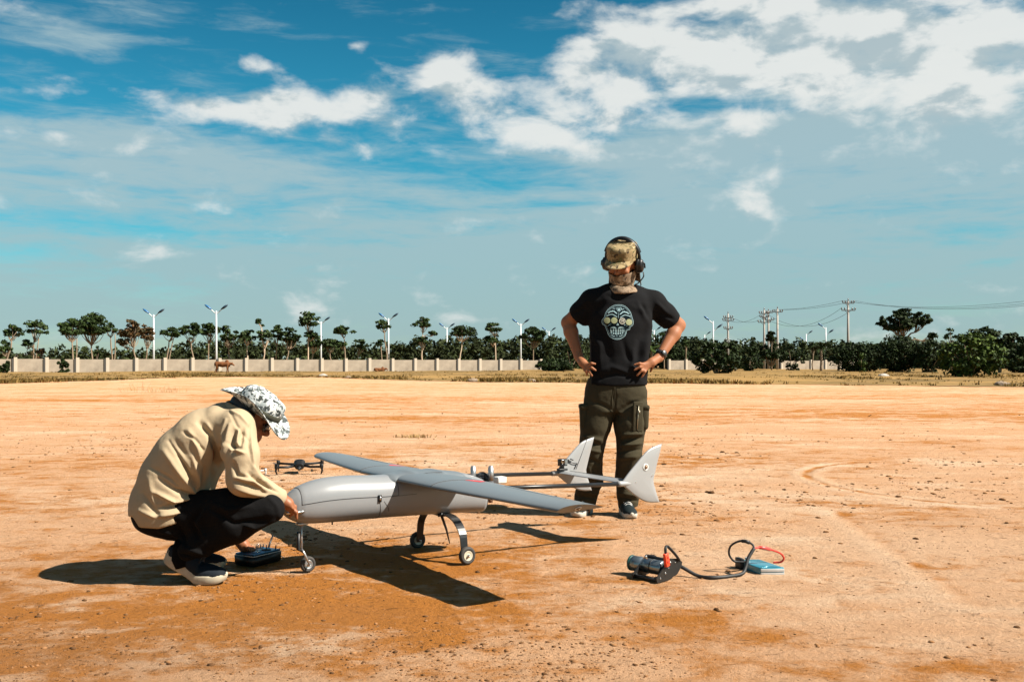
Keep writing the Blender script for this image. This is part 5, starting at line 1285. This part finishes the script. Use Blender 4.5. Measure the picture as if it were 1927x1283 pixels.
    for i, (z, rx, ry, y0, h_) in enumerate([(-.024, .0800, .098, -.006, 1), (-.034, .082, .100, -.006, 1), (-.050, .081, .100, -.004, 1), (-.068, .078, .101, -.002, 1), (-.085, .075, .100, -.002, 1), (-.102, .070, .096, .002, 1), (-.116, .066, .080, .012, 1)]):
        nose = lambda t, i=i: (wr(i)(t)[0] * (1 + .17 * math.exp(-(t if t < 3.14 else 2 * math.pi - t) ** 2 / .045) * (1 if z > -.05 else .4)), wr(i)(t)[1] + (-.010 if i == 0 else 0) * math.cos(t))
        rows.append(hring(T, z, rx, ry, n, y0, nose))
    nc = [P(1169, 537, .0), P(1170.5, 542, .0), P(1171, 546, .0), P(1171.5, 549.5, .0), P(1172, 551.5, .0), P(1172, 548, .01)]
    for i, (c, rr_, ry_) in enumerate(zip(nc, (.080, .094, .103, .106, .097, .07), (.094, .108, .118, .120, .110, .08))):
        k = wr(i + 6); rows.append(np.array([c + [rr_ * k(t)[0] * math.sin(t), -ry_ * k(t)[0] * math.cos(t), k(t)[1] * 1.2 - .012 * math.cos(t)] for t in np.arange(n) / n * 2 * np.pi]))
    GA = camo_mat('gaiter_cloth', [(.21, .150, .100), (.115, .080, .050), (.30, .225, .160), (.050, .036, .026)], 16, [.52, .60, .64], .85)
    o = mk('neck_gaiter', grid(rows), GA, root, world=True); o.modifiers.new('s', 'SUBSURF').render_levels = 1
    rows = [hring(T, z, .093 * k, .112 * k, 26, .012, None, 1.75, 4.55) for z, k in ((.05, 1.0), (.0, 1.02), (-.05, 1.03), (-.10, 1.06), (-.135, 1.1))]
    o = mk('neck_flap', grid(rows, False), mat('flap_cloth', (.055, .042, .028), .9, var=.5, vscale=20), root, world=True); o.modifiers.new('s', 'SOLIDIFY').thickness = .004
    # cap
    CAM = camo_mat('camo_tan', [(.25, .185, .095), (.135, .098, .046), (.085, .082, .034), (.040, .028, .016), (.36, .29, .175)], 15, [.50, .58, .60, .64], .85)
    rows = []
    for i, (z, k, e) in enumerate([(.040, 1.0, 0), (.046, 1.025, 0), (.062, 1.03, .3), (.082, 1.035, .6), (.100, 1.05, .9), (.117, 1.045, 1), (.130, .96, 1), (.138, .80, 1), (.142, .5, .8), (.143, .2, .4), (.143, .02, 0)]):
        cr = lambda t, i=i, e=e: (1 + e * .075 * vnoise(np.array([math.sin(t) * 2.6 + 5, math.cos(t) * 2.6 + 5, i * .55])), e * .022 * vnoise(np.array([math.sin(t) * 1.8 + 2, math.cos(t) * 1.8 + 7, i * .3 + 4])) - .010 * e * (math.cos(t) * .5))
        rows.append(hring(T, z, .087 * k, .107 * k, 56, .004, cr))
    cap = mk('cap', grid(rows), CAM, root, world=True)
    rows = []
    for i, d in enumerate(np.linspace(0, 1, 7)):
        r_ = []
        for t in np.linspace(-1.22, 1.22, 30):
            ext = d * .070 * math.cos(t / 1.22 * math.pi / 2) ** .55
            r_.append(T(((.088 + ext * .15) * math.sin(t), .004 - (.108 + ext) * math.cos(t) - ext * .0, .046 - .20 * ext - .9 * ext * (math.sin(t) ** 2) * .35 - .10 * ext * d)))
        rows.append(np.array(r_))
    br = mk('brim', grid(rows, False), CAM, cap, world=True); br.modifiers.new('s', 'SOLIDIFY').thickness = .005
    rows = [hring(T, z, .0895, .1095, 48, .004) for z in (.040, .056)]; mk('cap_band', grid(rows), CAM, cap, world=True)
    # faint stitched tab on the brim
    for i in range(6): mk('brim_stitch', tube([T((.018 + .006 * i, -.150 + .004 * i, .0425 - .003 * i)), T((.020 + .006 * i, -.136 + .004 * i, .0445 - .003 * i))], .0011, 5), mat('thread_dark', (.03, .024, .014), .8), cap, world=True)
    # headset
    HB = mat('headset_black', (.006, .006, .0065), .42, spec=.35)
    arc_ = [T((.108 * math.sin(a), .012, .040 + .122 * math.cos(a))) for a in np.linspace(-1.62, 1.62, 34)]
    hs = mk('headset_band', tube(arc_, .0085, 10), HB, root, world=True)
    mk('band_pad', grid([np.array([T(((.112 + dr) * math.sin(a), .012 + dy, .040 + (.126 + dr) * math.cos(a))) for a in np.linspace(-1.25, 1.25, 30)]) for dr, dy in ((-.008, -.017), (.007, -.014), (.009, 0), (.007, .014), (-.008, .017), (-.008, -.017))], False), HB, hs, world=True)
    for s in (-1, 1):
        c = T((s * .090, .010, .000)); dv = HR @ np.array([s * 1.0, 0, 0]); u_, v_, w_ = HR @ np.array([0, 1., 0]), HR @ np.array([0, 0, 1.]), dv
        rr = []
        for a, k in ((0, .86), (.004, 1.0), (.018, 1.0), (.020, .93), (.026, .93), (.040, .84), (.046, .6), (.047, .1)):
            rr.append(np.array([c + dv * (a - .004) + u_ * math.cos(t) * .036 * k * (1 + .08 * math.cos(2 * t)) + v_ * math.sin(t) * .050 * k for t in np.arange(30) / 30 * 2 * np.pi]))
        cu = mk('ear_cup', rings(rr), HB, hs, world=True)
        mk('yoke', tube([T((s * .112, .012, .036)), T((s * .137, .012, .014)), T((s * .139, .012, -.012))], .005, 8), HB, cu, world=True)
    mk('microphone_boom', tube(bez([T((.128, .012, -.040)), T((.134, -.006, -.062)), T((.112, -.03, -.092)), T((.096, -.05, -.10))], 16), .0042, 8), HB, hs, world=True)
    # watch
    wd = (ER - WR) / np.linalg.norm(ER - WR); wc = WR + wd * .028
    wt = mk('wrist_watch', disc_tube(wc, wd, [(-.013, .030), (-.012, .0375), (.012, .0385), (.013, .031)], 28), mat('watch_black', (.012, .012, .013), .4), root, world=True)
    u_ = np.array([.35, -.9, .2]); u_ -= wd * (u_ @ wd); u_ /= np.linalg.norm(u_)
    mk('watch_case', disc_tube(wc + u_ * .036, u_, [(0, .019), (.008, .019), (.011, .015), (.0112, .001)], 20), MATS['watch_black'], wt, world=True)
    mk('ring', disc_tube(P(1103.2, 694, -.105), (.5, 0, -.8), [(-.003, .0108), (-.003, .0118), (.003, .0118), (.003, .0108)], 16), mat('gold', (.6, .42, .16), .25, 1.0), root, world=True)
def skull_print(tee, V, Q):
    bv = BVHTree.FromPolygons([tuple(v) for v in V], [tuple(q) for q in Q])
    def onto(x, y, off=.0016):                                  # crop coordinates of the drawing -> the front of the shirt
        p = W(1110 + x / 12.83, 560 + y / 12.83, 6.42); h = bv.ray_cast(Vector((p[0], 6.0, p[2])), Vector((0, 1, 0)))
        return np.array([p[0], (h[0].y if h[0] else 6.42) - off, p[2]])
    def ribbon(pts, w, n=None, off=.0016, closed=False):
        P_ = np.asarray(pts, float)
        if closed: P_ = np.vstack([P_, P_[:1]])
        P_ = bez(P_, n or max(8, 5 * len(P_))); d = np.gradient(P_, axis=0); nr = np.stack([-d[:, 1], d[:, 0]], 1); nr /= np.linalg.norm(nr, axis=1, keepdims=True) + 1e-9
        V_ = [onto(*(p + q * k * w / 2), off) for p, q in zip(P_, nr) for k in (-1, 1)]
        return np.array(V_), [(2 * i, 2 * i + 1, 2 * i + 3, 2 * i + 2) for i in range(len(P_) - 1)]
    def disc(cx, cy, r, r0=0.0, off=.0032, n=30):
        rs = [r0, (r + r0) / 2, r]; V_, F_ = [], []
        for q in rs: V_ += [onto(cx + q * math.cos(t), cy + q * math.sin(t), off) for t in np.arange(n) / n * 2 * np.pi]
        for k in range(2): F_ += [(k * n + i, k * n + (i + 1) % n, (k + 1) * n + (i + 1) % n, (k + 1) * n + i) for i in range(n)]
        return np.array(V_), F_
    def blob(pts, off=.002):
        P_ = bez(np.vstack([pts, pts[:1]]), 5 * len(pts) + 1)[:-1]; c = P_.mean(0); n = len(P_)
        V_ = [onto(*c, off)] + [onto(*(c + (p - c) * .5), off) for p in P_] + [onto(*p, off) for p in P_]
        F_ = [(0, 1 + i, 1 + (i + 1) % n) for i in range(n)] + [(1 + i, 1 + n + i, 1 + n + (i + 1) % n, 1 + (i + 1) % n) for i in range(n)]
        return np.array(V_), F_
    ice = mat('print_ice', (.24, .37, .40), .7); pale = mat('print_lime', (.30, .33, .18), .7); navy = mat('print_navy', (.003, .009, .013), .9, spec=.1); cream = mat('print_cream', (.52, .50, .42), .7)
    outl = [(700, 168), (590, 185), (470, 260), (385, 370), (355, 470), (300, 540), (310, 630), (370, 680), (405, 770), (440, 850), (470, 920), (560, 985), (660, 1008), (760, 985), (850, 915), (870, 840), (900, 790), (960, 770), (975, 710), (1035, 660), (1050, 580), (1020, 480), (985, 360), (900, 240), (800, 180)]
    mk('skull_ground', blob(outl, .0010), navy, tee, world=True)
    cen = np.array([680, 560.]); inn = [tuple(cen + (np.array(p) - cen) * .925) for p in outl]
    parts = [ribbon(outl, 11, 130, .0018, True), ribbon(inn, 6, 130, .0018, True)]
    teeth_edge = [(405 + 0, 770)] 
    jag = []
    for i, a in enumerate(np.linspace(.15, math.pi - .15, 27)): jag.append((655 + 232 * math.cos(a) * 1.0, 800 + (205 + (10 if i % 2 else -8)) * math.sin(a)))
    parts.append(ribbon(jag, 8, 110))
    for sx in (0, 1):
        m = lambda pts: [((1385 - x) if sx else x, y + (18 if sx else 0) * 1.0) for x, y in pts]
        parts.append(ribbon(m([(405, 440), (470, 415), (540, 402), (600, 430), (655, 468)]), 18))
        parts.append(ribbon(m([(445, 375), (480, 345), (530, 330), (580, 328), (620, 355), (655, 385)]), 26))
        for q in ((470, 340), (505, 322), (545, 312), (580, 316)): parts.append(blob(np.array(m([(q[0] - 12, q[1] + 20), (q[0] + 6, q[1] - 14), (q[0] + 18, q[1] + 18)]))))
        parts.append(ribbon(m([(555, 250), (590, 262), (622, 258)]), 12))
        parts.append(blob(np.array([((1318 - x) if sx else x, y) for x, y in [(485, 735), (540, 708), (600, 705), (640, 735), (620, 752), (560, 735)]])))
        parts.append(ribbon([((1310 - x) if sx else x, y) for x, y in [(520, 885), (560, 920), (610, 930)]], 14))
        parts.append(ribbon([((1330 - x) if sx else x, y) for x, y in [(430, 690), (470, 650), (490, 670)]], 8))
    for i, (x, y, w, h) in enumerate([(505, 790, 26, 60), (525, 815, 30, 50), (570, 790, 34, 66), (628, 800, 42, 70), (690, 800, 42, 70), (745, 795, 36, 66), (795, 795, 32, 66), (825, 800, 22, 58), (515, 850, 30, 34), (570, 862, 40, 36), (626, 868, 46, 36), (684, 868, 46, 36), (738, 862, 38, 36), (790, 852, 34, 34)]):
        parts.append(blob(np.array([(x - w / 2 + 3, y + h / 2), (x + w / 2 - 3, y + h / 2), (x + w / 2 - 5, y - h / 2), (x - w / 2 + 5, y - h / 2)])))
    parts.append(blob(np.array([(672, 610), (640, 660), (655, 672), (690, 672), (700, 655)])))
    parts.append(ribbon([(650, 250), (680, 236), (706, 258), (735, 236), (765, 252), (750, 300), (706, 335), (665, 300)], 9, 50, .0018, True)); parts.append(blob(np.array([(680, 262), (706, 278), (735, 262), (738, 285), (706, 312), (676, 285)])))
    parts.append(ribbon([(690, 372), (702, 410), (686, 445), (692, 490)], 9)); parts.append(ribbon([(650, 900), (655, 940)], 14)); parts += [blob(np.array([(505, 615), (495, 636), (515, 636)])), blob(np.array([(838, 640), (828, 670), (852, 668)]))]
    mk('skull_lines', join(*parts), ice, tee, world=True, smooth=False)
    for q in ((420, 550), (588, 550), (945, 592)): mk('skull_dot', disc(*q, 76), pale, tee, world=True, smooth=False)
    gl = [(815 - 15, 545), (785, 536), (760, 552), (756, 575), (772, 592), (796, 590), (808, 572), (785, 570)]
    mk('skull_ring', disc(783, 566, 76, 60), cream, tee, world=True, smooth=False); mk('skull_ring', disc(783, 566, 46, 0), cream, tee, world=True, smooth=False); mk('ring_ground', disc(783, 566, 60, 46, .0026), navy, tee, world=True, smooth=False)
    mk('skull_letter', ribbon(gl, 12, 40, .0045), navy, tee, world=True, smooth=False)
standing()

# ---------------------------------------------------------------- the crouching person
def crouching():
    Yc = 4.66
    P = lambda px, py, Y=Yc: W(px, py, Y)
    root = empty('person', (P(370, 1000)[0], Yc, 0), 0, 'person crouching in a tan shirt, black trousers and camouflage bush hat at the aircraft nose', 'person')
    HC = P(470, 786, 4.66); HR = rotm('Z', 84) @ rotm('X', 30)
    f = Field((P(225, 700, 4.9)[0], 4.25, -.02), (P(630, 700, 4.9)[0], 5.10, P(0, 712, 4.66)[2]), .006)
    T = head_sdf(f, HC, HR)
    f.cone(HC + HR @ np.array([0, .03, -.04]), P(432, 800, 4.66), .056, .06, .03)
    f.loft([P(428, 805), P(385, 840), P(345, 900), P(325, 955)], [.07, .10, .10, .10], [.14, .16, .15, .15], (0, 1, 0), .03)
    SN, EN, WN = P(448, 806, 4.50), P(455, 900, 4.44), P(527, 937, 4.60); SF, EF, WF = P(452, 812, 4.84), P(462, 930, 4.96), P(453, 1018, 4.99)
    for s_, e_, w_ in ((SN, EN, WN), (SF, EF, WF)):
        f.cone(s_, e_, .055, .042, .03); f.cone(e_, w_, .042, .028, .02)
    # near hand holds the nose of the aircraft; far hand rests on the transmitter
    hand(f, WN, P(541, 947, 4.615), [P(558.5, 976, 4.625), P(555, 961, 4.64), P(551, 968, 4.66), P(546, 971, 4.67)], P(551, 957, 4.60), r=.0098, back=(.010, -.006, .012))
    hand(f, WF, P(460, 1028, 4.99), [P(479, 1037, 5.03), P(480, 1036, 5.01), P(478, 1037, 4.99), P(472, 1038, 4.97)], P(468, 1034, 4.95), r=.0095, back=(.004, 0, .012))
    KN, AN, KF, AF = P(508, 957, 4.50), P(354, 1038, 4.53), P(500, 957, 4.82), P(352, 1034, 4.82)
    for h_, k_, a_ in ((P(325, 965, 4.57), KN, AN), (P(325, 965, 4.76), KF, AF)):
        f.cone(h_, k_, .085, .048, .03); f.cone(k_, a_, .046, .036, .02); f.cone(a_, a_ + [-.03, 0, -.03], .032, .028, .02)
    V, Q = f.mesh(2); body = mk('body', (V, Q), SKIN2, root, world=True)
    # hair under the hat
    f = Field(HC - .14, HC + .14, .006); f.ell(T((0, .022, .030)), (.082, .098, .092), HR, .01)
    for s in (-1, 1): f.cone(T((s * .076, -.018, .03)), T((s * .076, -.022, -.014)), .014, .010, .01)
    f.cut(T((0, -.062, .02)), HR @ np.array([0, -1, .2])); V, Q = f.mesh(2); mk('hair', (V, Q), mat('hair_black', (0, 0, 0)), root, world=True)
    mk('glasses', join(tube([T((.080, .01, .012)), T((.080, -.04, .016)), T((.062, -.098, .014))], .003, 6), *[disc_tube(T((s * .036, -.100, .008)), HR @ np.array([s * .25, -1, 0]), [(0, .001), (0, .024), (.003, .024), (.003, .001)], 20) for s in (-1, 1)]), mat('glass_black', (.01, .01, .011), .15), root, world=True)
    mk('chin_cord', tube(bez([T((-.086, .0, .03)), T((-.074, -.03, -.04)), T((-.05, -.055, -.10)), T((0, -.068, -.122))], 16), .0022, 6), mat('cord_dark', (.02, .016, .012), .8), root, world=True)
    # shirt
    TAN = mat('tan_cotton', (.335, .258, .165), .85, var=.4, vscale=6, col2=(.265, .20, .122), bump=.3, bscale=60, bdist=.005, spec=.2)
    f = Field((P(228, 700, 4.9)[0], 4.24, P(0, 1010, 4.66)[2]), (P(600, 700, 4.9)[0], 5.06, P(0, 745, 4.66)[2]), .0052)
    f.loft([P(322, 978), P(322, 950), P(335, 905), P(357, 862), P(388, 826), P(418, 803), P(440, 786)], [.165, .172, .163, .155, .140, .108, .065], [.215, .225, .225, .225, .215, .175, .080], (0, 1, 0), .03, 2.3)
    f.cone(P(447, 802, 4.52), P(455, 858, 4.455), .080, .074, .05); f.cone(P(455, 858, 4.455), P(457, 902, 4.44), .074, .070, .03); f.cone(P(457, 902, 4.44), P(528, 938, 4.60), .066, .040, .03)
    f.cone(P(450, 806, 4.82), P(460, 925, 4.94), .078, .066, .05); f.cone(P(460, 925, 4.94), P(455, 1000, 4.985), .062, .045, .03)
    f.loft([P(440, 788), P(452, 778)], [.068, .066], [.074, .074], (0, 1, 0), .02, 2.0)
    # hem line rises over the thigh, cuff ends before the wrist
    ax = [f.lo[i] + f.h * np.arange(f.n[i]) for i in range(3)]; XX, YY, ZZ = np.meshgrid(*ax, indexing='ij')
    pxx = CX + FPX * XX / YY; pyy = HOR - FPX * (ZZ - CAMH) / YY
    hem = np.interp(pxx, [250, 262, 300, 350, 400, 412], [972, 992, 995, 979, 934, 922])
    cutd = (pyy - hem) / 402.0
    arm = (pxx > 415) | (YY > 4.88)
    f.F = np.where(arm, f.F, np.maximum(f.F, cutd.astype(np.float32)))
    cd = (WN - EN) / np.linalg.norm(WN - EN); cp = P(528, 938, 4.60); d = (XX - cp[0]) * cd[0] + (YY - cp[1]) * cd[1] + (ZZ - cp[2]) * cd[2]
    f.F = np.where((YY < 4.75) & (pxx > 500), np.maximum(f.F, d.astype(np.float32)), f.F)
    f.cone(cp + cd * .02, cp - cd * .03, .034, .034, 0, 's'); f.ell(P(456, 776), (.05, .06, .035), HR, 0, 's')
    V, Q = f.mesh(3)
    V = fold(V, Q, [([(376, 795), (395, 815), (408, 850), (410, 880)], 5.5, -.022), ([(390, 800), (404, 830), (416, 850)], 5, .010), ([(412, 850), (402, 885), (396, 915)], 5, -.012), ([(432, 800), (428, 830), (418, 862)], 5, .012), ([(442, 812), (436, 834), (440, 850)], 4, -.013), ([(450, 808), (446, 830)], 4, .009), ([(458, 808), (452, 838)], 3.5, -.010),
                    ([(433, 835), (452, 842)], 4, -.012), ([(434, 845), (460, 852)], 4, .010), ([(470, 812), (474, 860), (478, 890)], 5, .009), ([(438, 870), (446, 893), (470, 902)], 4.5, -.010), ([(440, 905), (462, 912), (490, 918)], 4.5, -.010), ([(448, 898), (475, 905), (500, 922)], 4, .010), ([(468, 890), (484, 905), (508, 918)], 4, -.009), ([(440, 918), (470, 926), (505, 934)], 4, .008), ([(476, 880), (490, 900), (515, 920)], 3.5, .008),
                    ([(310, 850), (345, 900), (368, 930)], 6, .010), ([(300, 900), (335, 925), (365, 935)], 6, -.010), ([(290, 925), (330, 945), (366, 938)], 5, .012), ([(300, 955), (340, 950), (372, 940)], 5, -.012), ([(305, 968), (345, 962), (380, 945)], 5, .011), ([(330, 975), (355, 962), (386, 950)], 4, -.009), ([(335, 860), (362, 900), (372, 925)], 5, -.009), ([(362, 860), (372, 895), (376, 930)], 5, .010), ([(385, 880), (382, 905), (374, 935)], 4, -.010),
                    ([(270, 930), (300, 975)], 6, -.008), ([(355, 810), (372, 840), (378, 870)], 6, .008), ([(285, 880), (320, 900), (350, 928)], 4, -.007), ([(318, 830), (350, 880), (366, 915)], 3.5, -.007), ([(262, 960), (290, 972), (330, 968)], 4, .007), ([(345, 812), (366, 826), (382, 846)], 3.5, -.008), ([(400, 905), (385, 925), (372, 945)], 3, .008), ([(470, 800), (468, 840), (474, 872)], 3, -.007), ([(484, 900), (500, 915), (522, 926)], 2.5, -.006), ([(425, 790), (418, 815), (424, 840)], 3.5, .008), ([(340, 938), (368, 936), (395, 925)], 2.5, .009), ([(330, 920), (355, 930), (372, 936)], 2.5, -.009), ([(330, 830), (352, 862)], 6, -.006), ([(280, 900), (290, 950)], 6, .006), ([(430, 770), (445, 800), (470, 830)], 3, -.004), ([(425, 768), (452, 782), (468, 800)], 3, .006)])
    V = V + vnormals(V, Q) * (.006 * fbm(V * [9, 9, 9], 4))[:, None]
    sh = mk('shirt', (V, Q), TAN, root, world=True)
    mk('collar', grid([np.array([P(443, 783) + np.array([(.066 + k) * math.cos(t) * .80 + z * .45, (.074 + k) * math.sin(t), z + .040 * math.cos(t) * -.55]) for t in np.arange(40) / 40 * 2 * np.pi]) for z, k in ((-.01, .014), (.026, .008), (.052, .0), (.050, .010), (.006, .028))]), TAN, sh, world=True)
    cu = mk('cuff', tube([cp - cd * .055, cp - cd * .05, cp - cd * .004, cp], [.042, .047, .045, .041], 22), TAN, sh, world=True)
    mk('cuff_button', disc_tube(cp - cd * .03 + np.array([0, -.046, 0]), (0, -1, 0), [(0, .006), (.002, .005), (.0022, .001)], 12), mat('button', (.12, .08, .05), .4), cu, world=True)
    # trousers
    f = Field((P(240, 700, 4.9)[0], 4.3, .03), (P(600, 700, 4.9)[0], 5.02, P(0, 905, 4.66)[2]), .0065)
    f.ell(P(318, 966), (.165, .19, .110), None, .03)
    for h_, k_, a_, dz in ((P(330, 968, 4.57), KN, AN, 0), (P(330, 968, 4.76), KF, AF, 0)):
        f.cone(h_, h_ + (k_ - h_) * .55 + [0, 0, .004], .112, .098, .04); f.cone(h_ + (k_ - h_) * .55 + [0, 0, .004], k_, .098, .062, .03)
        m_ = k_ + (a_ - k_) * .4 + [-.006, 0, .004]; f.cone(k_, m_, .060, .074, .02); f.cone(m_, a_ + [.0, 0, .012], .074, .060, .03)
    V, Q = f.mesh(5)
    V = fold(V, Q, [([(395, 945), (430, 960), (470, 952)], 6, .008), ([(400, 960), (440, 985), (500, 978)], 5, -.009), ([(455, 985), (480, 992), (515, 980)], 4, .009), ([(378, 955), (360, 985), (372, 1010)], 5, -.010), ([(385, 960), (372, 985), (385, 1010)], 4, .009), ([(505, 935), (520, 950), (525, 970)], 5, .005), ([(330, 985), (345, 1010), (352, 1030)], 5, -.010), ([(300, 1000), (325, 1003), (345, 1015)], 4, .008), ([(345, 1030), (375, 1038), (400, 1046)], 4, .009), ([(340, 1042), (370, 1050)], 3, -.009)])
    V = V + vnormals(V, Q) * (.007 * fbm(V * [11, 11, 11], 3))[:, None]
    BLK = mat('black_trousers', (.0036, .0034, .0036), .88, var=.4, vscale=9, col2=(.0055, .0052, .0055), bump=.3, bscale=60, bdist=.005, spec=.12)
    tr = mk('trousers', (V, Q), BLK, root, world=True)
    # shoes on the balls of the feet
    SH = (mat('shoe_navy', (.006, .009, .013), .8, var=.5, vscale=30, col2=(.012, .015, .018), spec=.15, bump=.4, bscale=140, bdist=.003), mat('sole_cream', (.40, .35, .26), .7, var=.5, vscale=22, col2=(.22, .17, .11)), mat('lace_black', (.012, .012, .014), .8))
    a = G(380, 1100); shoe(root, (a[0], a[1] + .03, .003), math.radians(-4), SH, .332, 29)
    a = G(386, 1072); shoe(root, (a[0], a[1] + .02, .003), math.radians(6), SH, .292, 27)
    mk('sock', tube([P(352, 1020, 4.53), P(345, 1036, 4.53), P(341, 1052, 4.53), P(345, 1066, 4.53)], [.050, .050, .044, .036], 14), mat('sock_black', (.004, .0038, .004), .95, spec=.05), root, world=True)
    # bush hat
    HC_ = camo_mat('camo_grey', [(.46, .47, .46), (.27, .30, .30), (.060, .070, .070), (.030, .034, .032), (.55, .55, .53)], 22, [.47, .53, .55, .57], .85, detail=5)
    HH = rotm('Z', 84) @ rotm('X', 35)
    Th = lambda p: HC + HH @ (np.asarray(p, float) + np.array([0, -.016, .026]))
    rows = []
    for i, (z, k) in enumerate([(.030, 1.0), (.052, 1.01), (.075, 1.0), (.095, .97), (.108, .88), (.115, .68), (.118, .4), (.119, .02)]):
        cr = lambda t, i=i: (1 + .05 * vnoise(np.array([math.sin(t) * 2 + 4, math.cos(t) * 2 + 4, i * .6])), .016 * vnoise(np.array([math.sin(t) * 1.6 + 8, math.cos(t) * 1.6 + 2, i * .4])))
        rows.append(hring(Th, z, .094 * k, .110 * k, 56, .004, cr))
    hat = mk('bush_hat', grid(rows), HC_, root, world=True)
    rows = []
    for d in np.linspace(0, 1, 9):
        def cr(t, d=d):
            side = abs(math.sin(t)) ** 1.6; front = max(0, math.cos(t)) ** 2; back = max(0, -math.cos(t)) ** 2
            lift = .054 * side - .034 * front * d - .006 * back + .010 * math.sin(3 * t + .6) * d
            return (1 + d * (.66 - .12 * side + .10 * back * 1.0), lift * d - .012 * d)
        rows.append(hring(Th, .030, .096, .112, 72, .004, cr))
    br = mk('brim', grid(rows), HC_, hat, world=True); so_ = br.modifiers.new('s', 'SOLIDIFY'); so_.thickness = .004
    rows = [hring(Th, z, .0965 * k, .1125 * k, 56, .004) for z, k in ((.034, 1.0), (.036, 1.015), (.058, 1.02), (.060, 1.0))]; mk('hat_band', grid(rows), mat('band_olive', (.050, .050, .026), .9, var=.8, vscale=30, col2=(.010, .010, .009)), hat, world=True)
crouching()
